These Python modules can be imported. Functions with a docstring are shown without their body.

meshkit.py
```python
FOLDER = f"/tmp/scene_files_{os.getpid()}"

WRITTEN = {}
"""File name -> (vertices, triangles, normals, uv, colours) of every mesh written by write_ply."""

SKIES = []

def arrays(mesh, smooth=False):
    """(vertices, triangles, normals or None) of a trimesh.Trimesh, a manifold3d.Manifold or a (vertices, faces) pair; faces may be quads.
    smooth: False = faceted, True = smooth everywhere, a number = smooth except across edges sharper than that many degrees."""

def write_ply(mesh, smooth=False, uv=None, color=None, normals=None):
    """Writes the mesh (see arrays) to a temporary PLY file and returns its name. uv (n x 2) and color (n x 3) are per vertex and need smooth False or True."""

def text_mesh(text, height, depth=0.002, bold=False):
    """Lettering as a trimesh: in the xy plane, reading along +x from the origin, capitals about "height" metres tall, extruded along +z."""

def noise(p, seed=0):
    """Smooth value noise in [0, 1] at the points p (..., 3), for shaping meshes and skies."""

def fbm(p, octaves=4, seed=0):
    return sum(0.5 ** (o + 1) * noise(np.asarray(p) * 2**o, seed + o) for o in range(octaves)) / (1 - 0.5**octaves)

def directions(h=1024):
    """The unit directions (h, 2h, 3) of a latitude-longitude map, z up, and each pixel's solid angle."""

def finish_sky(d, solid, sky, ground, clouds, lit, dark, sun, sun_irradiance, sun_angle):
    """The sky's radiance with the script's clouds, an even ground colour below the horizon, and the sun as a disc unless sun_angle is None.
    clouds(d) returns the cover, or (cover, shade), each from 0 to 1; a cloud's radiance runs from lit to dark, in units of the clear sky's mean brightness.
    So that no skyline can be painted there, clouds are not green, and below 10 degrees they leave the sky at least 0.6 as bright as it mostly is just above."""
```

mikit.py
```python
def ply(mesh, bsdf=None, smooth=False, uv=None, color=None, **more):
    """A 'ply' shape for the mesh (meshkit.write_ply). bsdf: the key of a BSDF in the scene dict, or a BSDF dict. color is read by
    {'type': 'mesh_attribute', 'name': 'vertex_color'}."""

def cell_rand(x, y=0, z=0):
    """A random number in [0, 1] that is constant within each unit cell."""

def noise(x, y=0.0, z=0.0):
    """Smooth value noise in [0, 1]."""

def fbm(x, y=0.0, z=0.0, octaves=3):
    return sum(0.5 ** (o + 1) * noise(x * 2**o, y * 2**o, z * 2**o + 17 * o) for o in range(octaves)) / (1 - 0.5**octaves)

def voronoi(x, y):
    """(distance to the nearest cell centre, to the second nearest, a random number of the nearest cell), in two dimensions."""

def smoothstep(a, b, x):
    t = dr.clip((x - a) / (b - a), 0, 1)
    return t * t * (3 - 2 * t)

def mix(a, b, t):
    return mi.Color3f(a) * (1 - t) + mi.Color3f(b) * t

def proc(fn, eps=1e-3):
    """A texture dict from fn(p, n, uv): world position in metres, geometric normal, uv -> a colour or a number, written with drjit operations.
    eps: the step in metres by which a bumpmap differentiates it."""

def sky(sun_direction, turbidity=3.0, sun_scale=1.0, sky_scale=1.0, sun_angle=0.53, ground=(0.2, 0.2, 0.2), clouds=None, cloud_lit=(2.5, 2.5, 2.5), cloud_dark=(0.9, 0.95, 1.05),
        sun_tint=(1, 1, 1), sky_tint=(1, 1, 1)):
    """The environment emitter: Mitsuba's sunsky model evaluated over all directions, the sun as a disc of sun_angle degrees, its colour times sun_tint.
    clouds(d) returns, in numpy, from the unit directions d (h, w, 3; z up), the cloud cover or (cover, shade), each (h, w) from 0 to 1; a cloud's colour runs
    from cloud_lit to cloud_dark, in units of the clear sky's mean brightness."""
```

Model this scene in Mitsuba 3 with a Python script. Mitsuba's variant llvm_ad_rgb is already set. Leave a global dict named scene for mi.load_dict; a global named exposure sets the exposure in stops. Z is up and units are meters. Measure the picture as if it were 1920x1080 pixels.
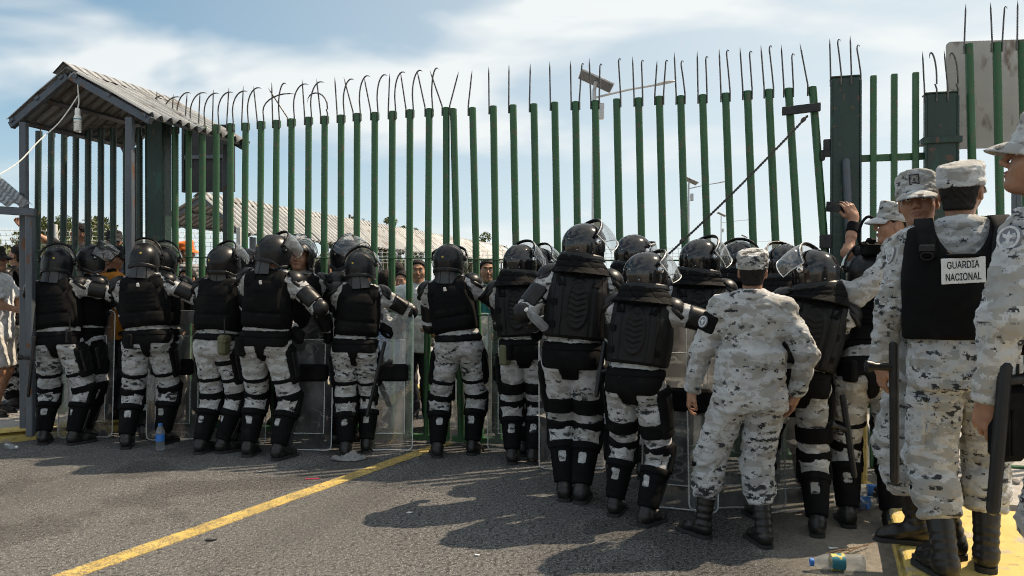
import math, random
import numpy as np, trimesh
import drjit as dr
import mitsuba as mi
import mikit, meshkit
from shapely.geometry import box as sbox
from mikit import proc, noise, fbm, smoothstep, mix, cell_rand, voronoi

scene, labels = {}, {}
T = mi.ScalarTransform4f
rng = random.Random(7)
PI = math.pi

# ------------------------------------------------------------------ camera, sky, exposure
FOC, CAMH = 1480.0, 1.45
scene['camera'] = {'type': 'perspective', 'fov': math.degrees(2 * math.atan(960 / FOC)), 'fov_axis': 'x', 'near_clip': 0.05, 'far_clip': 3000.0,
                   'to_world': T().look_at(origin=[0, 0, CAMH], target=[0, 10, CAMH - 10 * 5 / FOC], up=[0, 0, 1])}
exposure = 1.5
SUN = (1.30, 0.53, 1.83)


def clouds(d):
    # soft cirrus, thicker haze towards the horizon and the sun's side of the sky
    w = meshkit.fbm(d * [2.0, 2.0, 4.0] + [3.1, 1.7, 0.6], 3, 5)
    a = meshkit.fbm(d * [3.2, 3.2, 8.5] + (2.0 * w[..., None] - 1.0) * [.9, .9, .5] + [5.3, 2.2, 1.9], 6, 11)
    b = meshkit.fbm(d * [1.6, 1.6, 3.0] + [9, 4, 2.4], 3, 3)
    s = np.asarray(SUN) / np.linalg.norm(SUN)
    near = np.clip(d @ s, -1, 1)
    haze = np.clip((near - 0.15) / 0.75, 0, 1)
    low = np.exp(-np.maximum(d[..., 2], 0) / 0.16)
    west = np.clip((0.30 - d[..., 0]) / 0.8, 0, 1)
    wisp = np.clip((a + 0.45 * b - 0.655) / 0.155, 0, 1) ** 1.2
    cover = 1 - (1 - 0.9 * wisp) * (1 - 0.36 * (1 - west)) * (1 - 0.60 * haze) * (1 - 0.74 * low)
    return np.clip(cover, 0, 1), np.clip(0.25 * (1 - wisp) * west, 0, 0.4)


scene['sky'] = mikit.sky(SUN, turbidity=3.2, sun_scale=1.65, sky_scale=1.12, clouds=clouds, sky_tint=(.86, 1.14, 1.01), cloud_lit=(3.0, 3.1, 3.08), cloud_dark=(1.9, 2.1, 2.15), sun_tint=(1.0, 0.99, 0.97))


# ------------------------------------------------------------------ naming helpers
used = {}


def newkey(name, parent=None):
    base = f'{parent}__{name}' if parent else name
    n = used.get(base, 0)
    used[base] = n + 1
    return base if n == 0 else f'{base}_{n:03d}'


def add(name, mesh, mat, parent=None, smooth=35, M=None, **kw):
    k = newkey(name, parent)
    if M is not None:
        mesh = moved(mesh, M)
    scene[k] = mikit.ply(mesh, 'm_' + mat, smooth=smooth)
    if kw:
        labels[k] = {a: b for a, b in kw.items() if b}
    return k


def thing(name, label, category, group=None):
    k = newkey(name)
    labels[k] = {'label': label, 'category': category}
    if group:
        labels[k]['group'] = group
    return k


def moved(mesh, M):
    m = mesh.copy()
    m.apply_transform(M)
    return m


def cat(*ms):
    ms = [m for x in ms for m in (x if isinstance(x, (list, tuple)) else [x])]
    return trimesh.util.concatenate(ms)


def V(*a):
    return np.array(a, float)


def unit(v):
    v = np.asarray(v, float)
    return v / max(np.linalg.norm(v), 1e-9)


def at(px, d, z=0.0):
    """the point d metres in front of the camera seen at the column px of the photograph, at height z"""
    return V((px - 960) / FOC * d, d, z)


def zat(py, d):
    return CAMH - (py - 535) / FOC * d


def rotz(deg, p=(0, 0, 0)):
    M = trimesh.transformations.rotation_matrix(math.radians(deg), [0, 0, 1])
    M[:3, 3] = p
    return M


def frame(o, x, y, z):
    M = np.eye(4)
    M[:3, 0], M[:3, 1], M[:3, 2], M[:3, 3] = x, y, z, o
    return M


from scipy.interpolate import make_interp_spline
smoothline = lambda P, n=40: make_interp_spline(np.linspace(0, 1, len(P)), np.array(P), k=min(3, len(P) - 1))(np.linspace(0, 1, n))


# ------------------------------------------------------------------ mesh helpers
def box(c, size, bev=0.0, M=None):
    """box with chamfered edges"""
    sx, sy, sz = np.asarray(size, float) / 2
    if bev <= 0:
        m = trimesh.creation.box(extents=size)
    else:
        b = min(bev, sx * .9, sy * .9, sz * .9)
        pts = []
        for x in (-1, 1):
            for y in (-1, 1):
                for z in (-1, 1):
                    pts += [(x * (sx - b), y * (sy - b), z * sz), (x * (sx - b), y * sy, z * (sz - b)), (x * sx, y * (sy - b), z * (sz - b))]
        m = trimesh.convex.convex_hull(np.array(pts))
    m.apply_translation(c)
    if M is not None:
        m.apply_transform(M)
    return m


def tube(pts, rad, n=8, cap=True, flat=1.0, ref=None):
    """tube along a polyline; rad is a number or one per point"""
    pts = np.asarray(pts, float)
    k = len(pts)
    rad = np.broadcast_to(np.asarray(rad, float), (k,))
    tan = np.gradient(pts, axis=0)
    tan /= np.maximum(np.linalg.norm(tan, axis=1, keepdims=True), 1e-9)
    up = V(*ref) if ref is not None else (V(0, 0, 1) if abs(tan[0][2]) < .9 else V(0, 1, 0))
    u = unit(np.cross(tan[0], up))
    rings = []
    a = np.arange(n) * 2 * PI / n
    for i in range(k):
        u = unit(u - tan[i] * (u @ tan[i]))
        w = np.cross(tan[i], u)
        rings.append(pts[i] + rad[i] * (np.cos(a)[:, None] * u + flat * np.sin(a)[:, None] * w))
    v = np.vstack(rings)
    f = []
    for i in range(k - 1):
        for j in range(n):
            p, q = i * n + j, i * n + (j + 1) % n
            f += [(p, q, q + n), (p, q + n, p + n)]
    if cap:
        v = np.vstack([v, pts[0], pts[-1]])
        c0, c1 = k * n, k * n + 1
        for j in range(n):
            f += [(c0, (j + 1) % n, j), (c1, (k - 1) * n + j, (k - 1) * n + (j + 1) % n)]
    return trimesh.Trimesh(v, np.array(f), process=False)


def sheet(G, th):
    """closed thick sheet over the grid of points G (m, n, 3); the thickness goes against the grid's normal"""
    G = np.asarray(G, float)
    m, n, _ = G.shape
    du = np.gradient(G, axis=0)
    dv = np.gradient(G, axis=1)
    nn = np.cross(du, dv)
    nn /= np.maximum(np.linalg.norm(nn, axis=2, keepdims=True), 1e-12)
    B = G - nn * th
    v = np.vstack([G.reshape(-1, 3), B.reshape(-1, 3)])
    I = np.arange(m * n).reshape(m, n)
    a, b, c, d = I[:-1, :-1].ravel(), I[1:, :-1].ravel(), I[1:, 1:].ravel(), I[:-1, 1:].ravel()
    o = m * n
    f = [np.stack([a, b, c], 1), np.stack([a, c, d], 1), np.stack([a + o, c + o, b + o], 1), np.stack([a + o, d + o, c + o], 1)]
    ring = np.concatenate([I[0, :-1], I[:-1, -1], I[-1, :0:-1], I[:0:-1, 0]])
    r2 = np.roll(ring, -1)
    f += [np.stack([ring, r2, r2 + o], 1), np.stack([ring, r2 + o, ring + o], 1)]
    # ring orientation
    return trimesh.Trimesh(v, np.vstack(f), process=False)


def openmesh(G):
    G = np.asarray(G, float)
    m, n, _ = G.shape
    I = np.arange(m * n).reshape(m, n)
    a, b, c, d = I[:-1, :-1].ravel(), I[1:, :-1].ravel(), I[1:, 1:].ravel(), I[:-1, 1:].ravel()
    return trimesh.Trimesh(G.reshape(-1, 3), np.vstack([np.stack([a, b, c], 1), np.stack([a, c, d], 1)]), process=False)


def lathe(prof, n=16):
    """revolve (r, z) points about z"""
    prof = np.asarray(prof, float)
    a = np.arange(n) * 2 * PI / n
    G = np.stack([np.outer(prof[:, 0], np.cos(a)), np.outer(prof[:, 0], np.sin(a)), np.repeat(prof[:, 1][:, None], n, 1)], -1)
    v = G.reshape(-1, 3)
    f = []
    for i in range(len(prof) - 1):
        for j in range(n):
            p, q = i * n + j, i * n + (j + 1) % n
            f += [(p, q, q + n), (p, q + n, p + n)]
    return trimesh.Trimesh(v, np.array(f), process=False)


def extrude(poly, h):
    from shapely.geometry import Polygon
    return trimesh.creation.extrude_polygon(poly if not isinstance(poly, (list, np.ndarray)) else Polygon(poly), h, engine='earcut')


# ------------------------------------------------------------------ distance fields -> meshes (naive surface nets, sparse)
def smin(a, b, k):
    h = np.clip(.5 + .5 * (b - a) / k, 0, 1)
    return b + (a - b) * h - k * h * (1 - h)


def smax(a, b, k):
    return -smin(-a, -b, k)


def seg(a, b, ra, rb=None):
    a, b = np.asarray(a, np.float32), np.asarray(b, np.float32)
    rb = ra if rb is None else rb
    ab = b - a
    L2 = float(ab @ ab) + 1e-9

    def f(p):
        q = p - a
        t = np.clip((q @ ab) / L2, 0, 1)
        q = q - t[:, None] * ab
        return np.sqrt((q * q).sum(1)) - (ra + (rb - ra) * t)
    return f


def ell(c, r, R=None):
    c, r = np.asarray(c, np.float32), np.asarray(r, np.float32)

    def f(p):
        q = p - c
        if R is not None:
            q = q @ R.astype(np.float32)
        k0 = np.sqrt(((q / r) ** 2).sum(1))
        k1 = np.sqrt(((q / (r * r)) ** 2).sum(1))
        return k0 * (k0 - 1) / np.maximum(k1, 1e-6)
    return f


def blend(fs, k):
    def f(p):
        d = fs[0](p)
        for g in fs[1:]:
            d = smin(d, g(p), k)
        return d
    return f


def nets(f, lo, hi, res):
    """triangle mesh of f = 0 in the box"""
    lo, hi = np.asarray(lo, float), np.asarray(hi, float)
    B = 4
    n = np.maximum(np.ceil((hi - lo) / (res * B)).astype(int), 1)
    cc = np.stack(np.meshgrid(*[np.arange(k) for k in n], indexing='ij'), -1).reshape(-1, 3)
    ctr = (lo + (cc + .5) * res * B).astype(np.float32)
    d = f(ctr)
    act = cc[np.abs(d) < res * B * 1.15 + 0.004]
    if len(act) == 0:
        return trimesh.Trimesh(np.zeros((3, 3)), [[0, 1, 2]], process=False)
    N = n * B + 1
    val = np.full(N, 1.0, np.float32)
    cs = np.full(n, False)
    cs[tuple(act.T)] = True
    # sign for inactive blocks
    dd = d.reshape(n)
    big = np.where(dd < 0, -1.0, 1.0).astype(np.float32)
    val[:-1, :-1, :-1] = np.repeat(np.repeat(np.repeat(big, B, 0), B, 1), B, 2)
    need = np.zeros(N, bool)
    off = np.stack(np.meshgrid(*[np.arange(B + 1)] * 3, indexing='ij'), -1).reshape(-1, 3)
    idx = (act[:, None, :] * B + off[None]).reshape(-1, 3)
    need[tuple(idx.T)] = True
    ii = np.argwhere(need)
    val[need] = f((lo + ii * res).astype(np.float32))
    ins = val < 0
    # cells with a sign change
    c8 = [ins[i:N[0] - 1 + i, j:N[1] - 1 + j, k:N[2] - 1 + k] for i in (0, 1) for j in (0, 1) for k in (0, 1)]
    s = sum(c.astype(np.int8) for c in c8)
    cell = (s > 0) & (s < 8)
    ci = np.argwhere(cell)
    vid = np.full(cell.shape, -1, np.int64)
    vid[cell] = np.arange(len(ci))
    corners = np.array([(i, j, k) for i in (0, 1) for j in (0, 1) for k in (0, 1)])
    edges = [(a, b) for a in range(8) for b in range(a + 1, 8) if np.abs(corners[a] - corners[b]).sum() == 1]
    acc = np.zeros((len(ci), 3))
    cnt = np.zeros(len(ci))
    cv = np.stack([val[tuple((ci + c).T)] for c in corners], 1)
    for a, b in edges:
        va, vb = cv[:, a], cv[:, b]
        m = (va < 0) != (vb < 0)
        t = np.where(m, va / np.where(m, va - vb, 1), 0)
        acc += np.where(m[:, None], corners[a] + t[:, None] * (corners[b] - corners[a]), 0)
        cnt += m
    v = lo + (ci + acc / cnt[:, None]) * res
    faces = []
    for ax in range(3):
        o1, o2 = [(1, 2), (2, 0), (0, 1)][ax]
        sl0 = [slice(None)] * 3
        sl1 = [slice(None)] * 3
        sl0[ax], sl1[ax] = slice(0, -1), slice(1, None)
        e = ins[tuple(sl0)] != ins[tuple(sl1)]
        ei = np.argwhere(e)
        ok = (ei[:, o1] > 0) & (ei[:, o2] > 0) & (ei[:, o1] < N[o1] - 1) & (ei[:, o2] < N[o2] - 1)
        ei = ei[ok]
        if not len(ei):
            continue
        d1, d2 = np.zeros(3, int), np.zeros(3, int)
        d1[o1], d2[o2] = 1, 1
        q = [vid[tuple((ei - x).T)] for x in (d1 + d2, d2, 0 * d1, d1)]
        q = np.stack(q, 1)
        flip = ~ins[tuple(ei.T)]
        q[flip] = q[flip][:, ::-1]
        q = q[(q >= 0).all(1)]
        faces.append(q[:, [0, 1, 2]])
        faces.append(q[:, [0, 2, 3]])
    return trimesh.Trimesh(v, np.vstack(faces), process=False)


def vnormals(m):
    v, f = m.vertices, m.faces
    fn = np.cross(v[f[:, 1]] - v[f[:, 0]], v[f[:, 2]] - v[f[:, 0]])
    n = np.zeros_like(v)
    for k in range(3):
        np.add.at(n, f[:, k], fn)
    return n / np.maximum(np.linalg.norm(n, axis=1, keepdims=True), 1e-12)


def folds(m, amp, seed, freq=(9, 9, 16), sharp=True):
    """cloth creases: ridged noise along the normals"""
    v = np.array(m.vertices)
    n = vnormals(m)
    q = v * freq + seed * 7.31
    w = meshkit.fbm(q * .6, 2, seed)[:, None] * 2.0
    r = meshkit.fbm(q + w * [1.5, 1.5, .3], 3, seed + 3)
    if sharp:
        r = 1 - np.abs(2 * r - 1) * 1.6
    m2 = trimesh.Trimesh(v + n * ((r - .5) * amp)[:, None], m.faces, process=False)
    return m2


# ------------------------------------------------------------------ materials
def rgb(*c):
    return {'type': 'rgb', 'value': list(c)}


def mat(key, color, rough=0.6, metallic=0.0, spec=0.5, clear=0.0, sheen=0.0, bump=None, bscale=1.0, eps=1e-3, two=True):
    b = {'type': 'principled', 'base_color': color if isinstance(color, dict) else rgb(*color), 'roughness': rough, 'metallic': metallic, 'specular': spec}
    if clear:
        b['clearcoat'] = clear
        b['clearcoat_gloss'] = 0.95
    if sheen:
        b['sheen'] = sheen
    if bump is not None:
        b = {'type': 'bumpmap', 'tex': proc(bump, eps), 'scale': bscale, 'bsdf': b}
    scene['m_' + key] = {'type': 'twosided', 'bsdf': b} if two else b


def q3(p, s, j=0.0):
    return dr.floor(p.x / s + j), dr.floor(p.y / s + j), dr.floor(p.z / s + j)


def camo_fn(p, n, uv):
    # desert-grey digital pattern: square cells, blotches stretched sideways
    s = 0.0065
    x, y, z = q3(p, s)
    x, y, z = x * s, y * s, z * s
    big = fbm(x * 5.0 + 3, y * 5.0, z * 7.0, 2)
    a = fbm(x * 29 + 11, y * 29 + 5, z * 46, 3)
    b = fbm(x * 12 + 40, y * 12, z * 20 + 9, 3)
    c = fbm(x * 26 + 70, y * 26 + 3, z * 44 + 19, 3)
    e = cell_rand(dr.floor(p.x / .0075), dr.floor(p.y / .0075), dr.floor(p.z / .0075))
    m = mix((.54, .552, .56), (.365, .362, .345), dr.select(b > .53, 1.0, 0.0))
    m = mix(m, (.44, .45, .46), dr.select((c > .58) & (b < .5), 1.0, 0.0))
    d = a + .55 * (big - .5) + .035 * (e - .5)
    m = mix(m, (.19, .20, .205), dr.select((d > .655) & (c > .40), 1.0, 0.0))
    m = mix(m, (.040, .043, .047), dr.select((d > .690) & (c > .42), 1.0, 0.0))
    g = fbm(p.x * 5, p.y * 5, p.z * 5, 2)
    wear = smoothstep(.55, .8, fbm(p.x * 7 + 2, p.y * 7, p.z * 5, 3))
    return mix(m * (0.68 + .2 * g), mi.Color3f(.30, .27, .22), .22 * wear)


def weave(p, n, uv):
    return .5 * (dr.sin(p.x * 900) * dr.sin(p.z * 900) * .3 + fbm(p.x * 60, p.y * 60, p.z * 60, 2))


mat('camo', proc(camo_fn), .85, spec=.2, sheen=.3, bump=lambda p, n, uv: fbm(p.x * 45, p.y * 45, p.z * 45, 2), bscale=.004, eps=2e-3)
mat('nylon', proc(lambda p, n, uv: mix(mi.Color3f(.0042, .0043, .0048) * (0.6 + .9 * fbm(p.x * 30, p.y * 30, p.z * 30, 3)), (.045, .042, .036), .12 * smoothstep(.54, .80, fbm(p.x * 13 + 5, p.y * 13, p.z * 9, 4)))), .8, spec=.12)
mat('hard', proc(lambda p, n, uv: mix(mi.Color3f(.007, .0072, .008) * (.7 + .7 * fbm(p.x * 40, p.y * 40, p.z * 40, 2)), (.06, .057, .05), .22 * smoothstep(.56, .80, fbm(p.x * 22 + 5, p.y * 22, p.z * 14, 4)))), .38, spec=.32)
mat('plate', proc(lambda p, n, uv: mi.Color3f(.008, .0082, .009) * (.7 + .6 * fbm(p.x * 40, p.y * 40, p.z * 40, 2))), .55, spec=.22)
mat('helmet_satin', proc(lambda p, n, uv: mix((.007, .0075, .009), (.02, .02, .02), smoothstep(.62, .8, fbm(p.x * 60, p.y * 60, p.z * 60, 3)))), .33, spec=.32)
mat('helmet_gloss', proc(lambda p, n, uv: mix((.004, .004, .005), (.015, .015, .015), smoothstep(.66, .85, fbm(p.x * 60, p.y * 60, p.z * 60, 3)))), .10, spec=.5, clear=.6)
mat('leather', proc(lambda p, n, uv: mix((.010, .0095, .009), (.05, .045, .04), smoothstep(.55, .85, fbm(p.x * 25, p.y * 25, p.z * 25, 3)))), .42, spec=.45)
mat('rubber', (.02, .02, .02), .8)
mat('guard_panel', (.030, .031, .034), .40, spec=.45)


def skin_fn(p, n, uv):
    a = fbm(p.x * 40, p.y * 40, p.z * 40, 3)
    return mix((.25, .125, .077), (.36, .195, .125), a)


mat('skin', proc(skin_fn), .48, spec=.4)
mat('hair', proc(lambda p, n, uv: mi.Color3f(.012, .010, .009) * (.5 + noise(p.x * 300, p.y * 300, p.z * 60))), .7, spec=.2)
mat('eye_white', (.6, .58, .55), .15)
mat('eye_dark', (.012, .008, .006), .1)
mat('lips', (.24, .095, .075), .45)
mat('chrome', (.75, .76, .78), .18, metallic=1.0)
mat('white_plastic', (.72, .72, .70), .4)
mat('badge_yellow', (.62, .44, .05), .5)
mat('badge_white', proc(lambda p, n, uv: mi.Color3f(.55, .56, .58) * (.8 + .3 * noise(p.x * 90, p.y * 90, p.z * 90))), .6)
mat('badge_grey', (.16, .17, .20), .6)
mat('olive', (.10, .10, .055), .85)
mat('cloth_white', proc(lambda p, n, uv: mi.Color3f(.62, .65, .68) * (.85 + .2 * fbm(p.x * 9, p.y * 9, p.z * 9, 2))), .9)
mat('cloth_orange', (.62, .24, .03), .9)
mat('cloth_blue', (.03, .17, .55), .8)
mat('cloth_grey', (.22, .22, .22), .9)
mat('cloth_teal', (.03, .19, .20), .9)
mat('cloth_dark', (.014, .015, .02), .9)
mat('cloth_navy', (.02, .03, .07), .9)
mat('cloth_beige', (.50, .49, .47), .9)
mat('stripes', proc(lambda p, n, uv: mix((.30, .30, .31), (.10, .10, .11), dr.select(dr.abs(p.z * 22 - dr.floor(p.z * 22) - .5) < .18, 1.0, 0.0))), .9)
mat('cap_black', (.012, .012, .014), .85)
mat('cap_orange', (.65, .15, .03), .8)
mat('pink', (.6, .03, .10), .6)
mat('screen', (.015, .018, .025), .08)
mat('sign_ink', (.012, .012, .014), .7)
mat('sign_white', proc(lambda p, n, uv: mi.Color3f(.68, .68, .67) * (.88 + .2 * fbm(p.x * 30, p.y * 30, p.z * 30, 3))), .6)


def green_fn(p, n, uv):
    g = fbm(p.x * 7, p.y * 7, p.z * 2.2, 4)
    c = mix((.016, .070, .024), (.029, .106, .038), g)
    ch = smoothstep(.64, .68, fbm(p.x * 40, p.y * 40, p.z * 16 + 4, 4))
    c = mix(c, (.10, .07, .045), ch * .6)
    return mix(c, (.10, .16, .11), smoothstep(.6, .9, fbm(p.x * 24 + 9, p.y * 24, p.z * 3, 3)) * .35)


def postgreen_fn(p, n, uv):
    g = fbm(p.x * 9, p.y * 9, p.z * 2.6, 4)
    c = mix((.005, .018, .015), (.011, .040, .030), g)
    c = mix(c, (.012, .075, .05), smoothstep(.60, .78, fbm(p.x * 11 + 3, p.y * 11, p.z * 4 + 2, 4)) * .7)
    return mix(c, (.09, .045, .025), smoothstep(.68, .76, fbm(p.x * 30, p.y * 30, p.z * 14, 3)) * .7)


mat('green_paint', proc(green_fn), .42, spec=.5)
mat('post_paint', proc(postgreen_fn), .45, spec=.5, bump=lambda p, n, uv: fbm(p.x * 40, p.y * 40, p.z * 30, 3), bscale=.003)
mat('spike_steel', proc(lambda p, n, uv: mix((.05, .048, .046), (.15, .14, .13), noise(p.x * 40, p.y * 40, p.z * 40))), .38, metallic=.75)
mat('dark_steel', proc(lambda p, n, uv: mix((.010, .011, .012), (.030, .030, .032), fbm(p.x * 20, p.y * 20, p.z * 20, 3))), .5, metallic=.3)
mat('grey_steel', proc(lambda p, n, uv: mix(mix((.055, .066, .082), (.105, .12, .14), fbm(p.x * 9, p.y * 9, p.z * 3, 3)), (.12, .055, .03), smoothstep(.63, .72, fbm(p.x * 16, p.y * 16, p.z * 6, 4)))), .45, metallic=.35)
mat('white_steel', proc(lambda p, n, uv: mix((.52, .54, .55), (.38, .38, .36), fbm(p.x * 9, p.y * 9, p.z * 3, 3))), .5)


def zinc(key, origin, u, pitch):
    """galvanised sheet: dirt and rust lie in the valleys of the corrugation"""
    k0, u = float(np.dot(origin, u)), [float(x) for x in u]

    def fn(p, n, uv):
        g = fbm(p.x * 3, p.y * 3, p.z * 3, 4)
        c = mix((.19, .20, .205), (.35, .36, .365), g)
        w = dr.sin((p.x * u[0] + p.y * u[1] + p.z * u[2] - k0) * (2 * PI / pitch))
        dirt = smoothstep(.25, -.75, w) * (.55 + .6 * fbm(p.x * 6, p.y * 6, p.z * 2 + 5, 3))
        c = mix(c, (.060, .055, .050), dr.clip(dirt * 1.15, 0, .95))
        return mix(c, (.10, .075, .055), smoothstep(.56, .76, fbm(p.x * 5 + 7, p.y * 5, p.z * 1.4, 4)) * .7)
    mat(key, proc(fn), .5, metallic=.2, spec=.5)


mat('sign_back', proc(lambda p, n, uv: mix(mix((.30, .29, .28), (.42, .40, .38), fbm(p.x * 4, p.y * 4, p.z * 4, 4)), (.16, .12, .10), smoothstep(.62, .75, fbm(p.x * 9, p.y * 9, p.z * 4, 4)))), .55, metallic=.2)
mat('dark_board', proc(lambda p, n, uv: mix((.010, .010, .010), (.026, .026, .025), fbm(p.x * 9, p.y * 9, p.z * 9, 4))), .6)


def asphalt_fn(p, n, uv):
    v = voronoi(p.x * 112, p.y * 112)
    v2 = voronoi(p.x * 46 + 9, p.y * 46)
    stone = smoothstep(.50, .25, v[0])
    c = mix((.080, .079, .078), (.235, .230, .220), stone * v[2])
    c = mix(c, (.46, .45, .425), dr.select((v[2] > .83) & (v[0] < .38), .55, 0.0))
    c = mix(c, (.018, .018, .018), dr.select(v2[0] > .56, .75, 0.0))
    big = fbm(p.x * .55, p.y * .55, 0, 4)
    c = c * (.82 + .36 * big)
    tyre = fbm(p.x * 2.2 - .9 * p.y + 3, .35 * p.y + .12 * p.x, 0, 4)
    c = c * (1 - .14 * smoothstep(.52, .72, tyre))
    oil = fbm(p.x * 1.4 + 8, p.y * 1.4 + 3, 0, 3)
    c = c * (1 - .30 * smoothstep(.70, .74, oil + .08 * fbm(p.x * 12, p.y * 12, 0, 2)))
    dust = smoothstep(1.05, 1.95, p.x - .33 * (p.y - 4) + .5 * (fbm(p.x * 2, p.y * 2, 0, 3) - .5)) * smoothstep(7.0, 4.6, p.y)
    c = mix(c, mi.Color3f(.26, .235, .195) * (.7 + .5 * fbm(p.x * 40, p.y * 40, 0, 3)), dust * .85)
    crack = smoothstep(.012, .004, dr.abs(fbm(p.x * 1.1 + 4, p.y * 1.1, 0, 4) - .5))
    return mix(c, (.03, .03, .03), crack * .25 * smoothstep(.55, .7, fbm(p.x * .6, p.y * .6 + 5, 0, 2)))


def asphalt_bump(p, n, uv):
    v = voronoi(p.x * 112, p.y * 112)
    return smoothstep(.6, .1, v[0]) * (.4 + v[2]) + .6 * fbm(p.x * 35, p.y * 35, 0, 2)


mat('asphalt', proc(asphalt_fn), .88, spec=.3, bump=asphalt_bump, bscale=.0038, eps=8e-4)


def lane_fn(p, n, uv):
    v = voronoi(p.x * 112, p.y * 112)
    c = mix((.40, .28, .06), (.55, .40, .12), fbm(p.x * 6, p.y * 6, 0, 3))
    worn = fbm(p.x * 14, p.y * 14, 0, 4)
    c = mix(c, (.30, .21, .06), smoothstep(.5, .8, worn) * .7)
    c = mix(c, (.09, .08, .07), dr.select((v[2] < .30) | (v[0] > .58), .75, 0.0) * smoothstep(.30, .62, worn + .12))
    return c


mat('lane_paint', proc(lane_fn), .75, bump=asphalt_bump, bscale=.0022, eps=8e-4)


def kerb_fn(p, n, uv):
    a = fbm(p.x * 5, p.y * 5, p.z * 5, 4)
    c = mix((.40, .295, .075), (.50, .385, .125), a)
    w = fbm(p.x * 8 + 3, p.y * 8, p.z * 8, 5)
    c = mix(c, (.30, .27, .22), smoothstep(.58, .66, w) * .8)
    return mix(c, (.12, .10, .08), smoothstep(.60, .72, fbm(p.x * 30, p.y * 30, p.z * 30, 3)) * .45)


mat('kerb_paint', proc(kerb_fn), .7, bump=lambda p, n, uv: fbm(p.x * 30, p.y * 30, p.z * 30, 4), bscale=.008, eps=2e-3)
mat('pavement', proc(lambda p, n, uv: mix((.20, .19, .175), (.33, .31, .285), fbm(p.x * 3, p.y * 3, p.z * 3, 5)) * (.85 + .3 * noise(p.x * 120, p.y * 120, p.z * 120))), .9,
    bump=lambda p, n, uv: fbm(p.x * 40, p.y * 40, 0, 3), bscale=.004, eps=2e-3)
mat('earth', proc(lambda p, n, uv: mix((.16, .15, .12), (.24, .22, .17), fbm(p.x * .3, p.y * .3, 0, 5))), .95)
mat('twig', (.13, .085, .05), .85)
mat('paper', (.66, .66, .64), .8)
mat('rope', (.07, .065, .06), .9)
mat('bark', (.10, .08, .06), .9)
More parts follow.
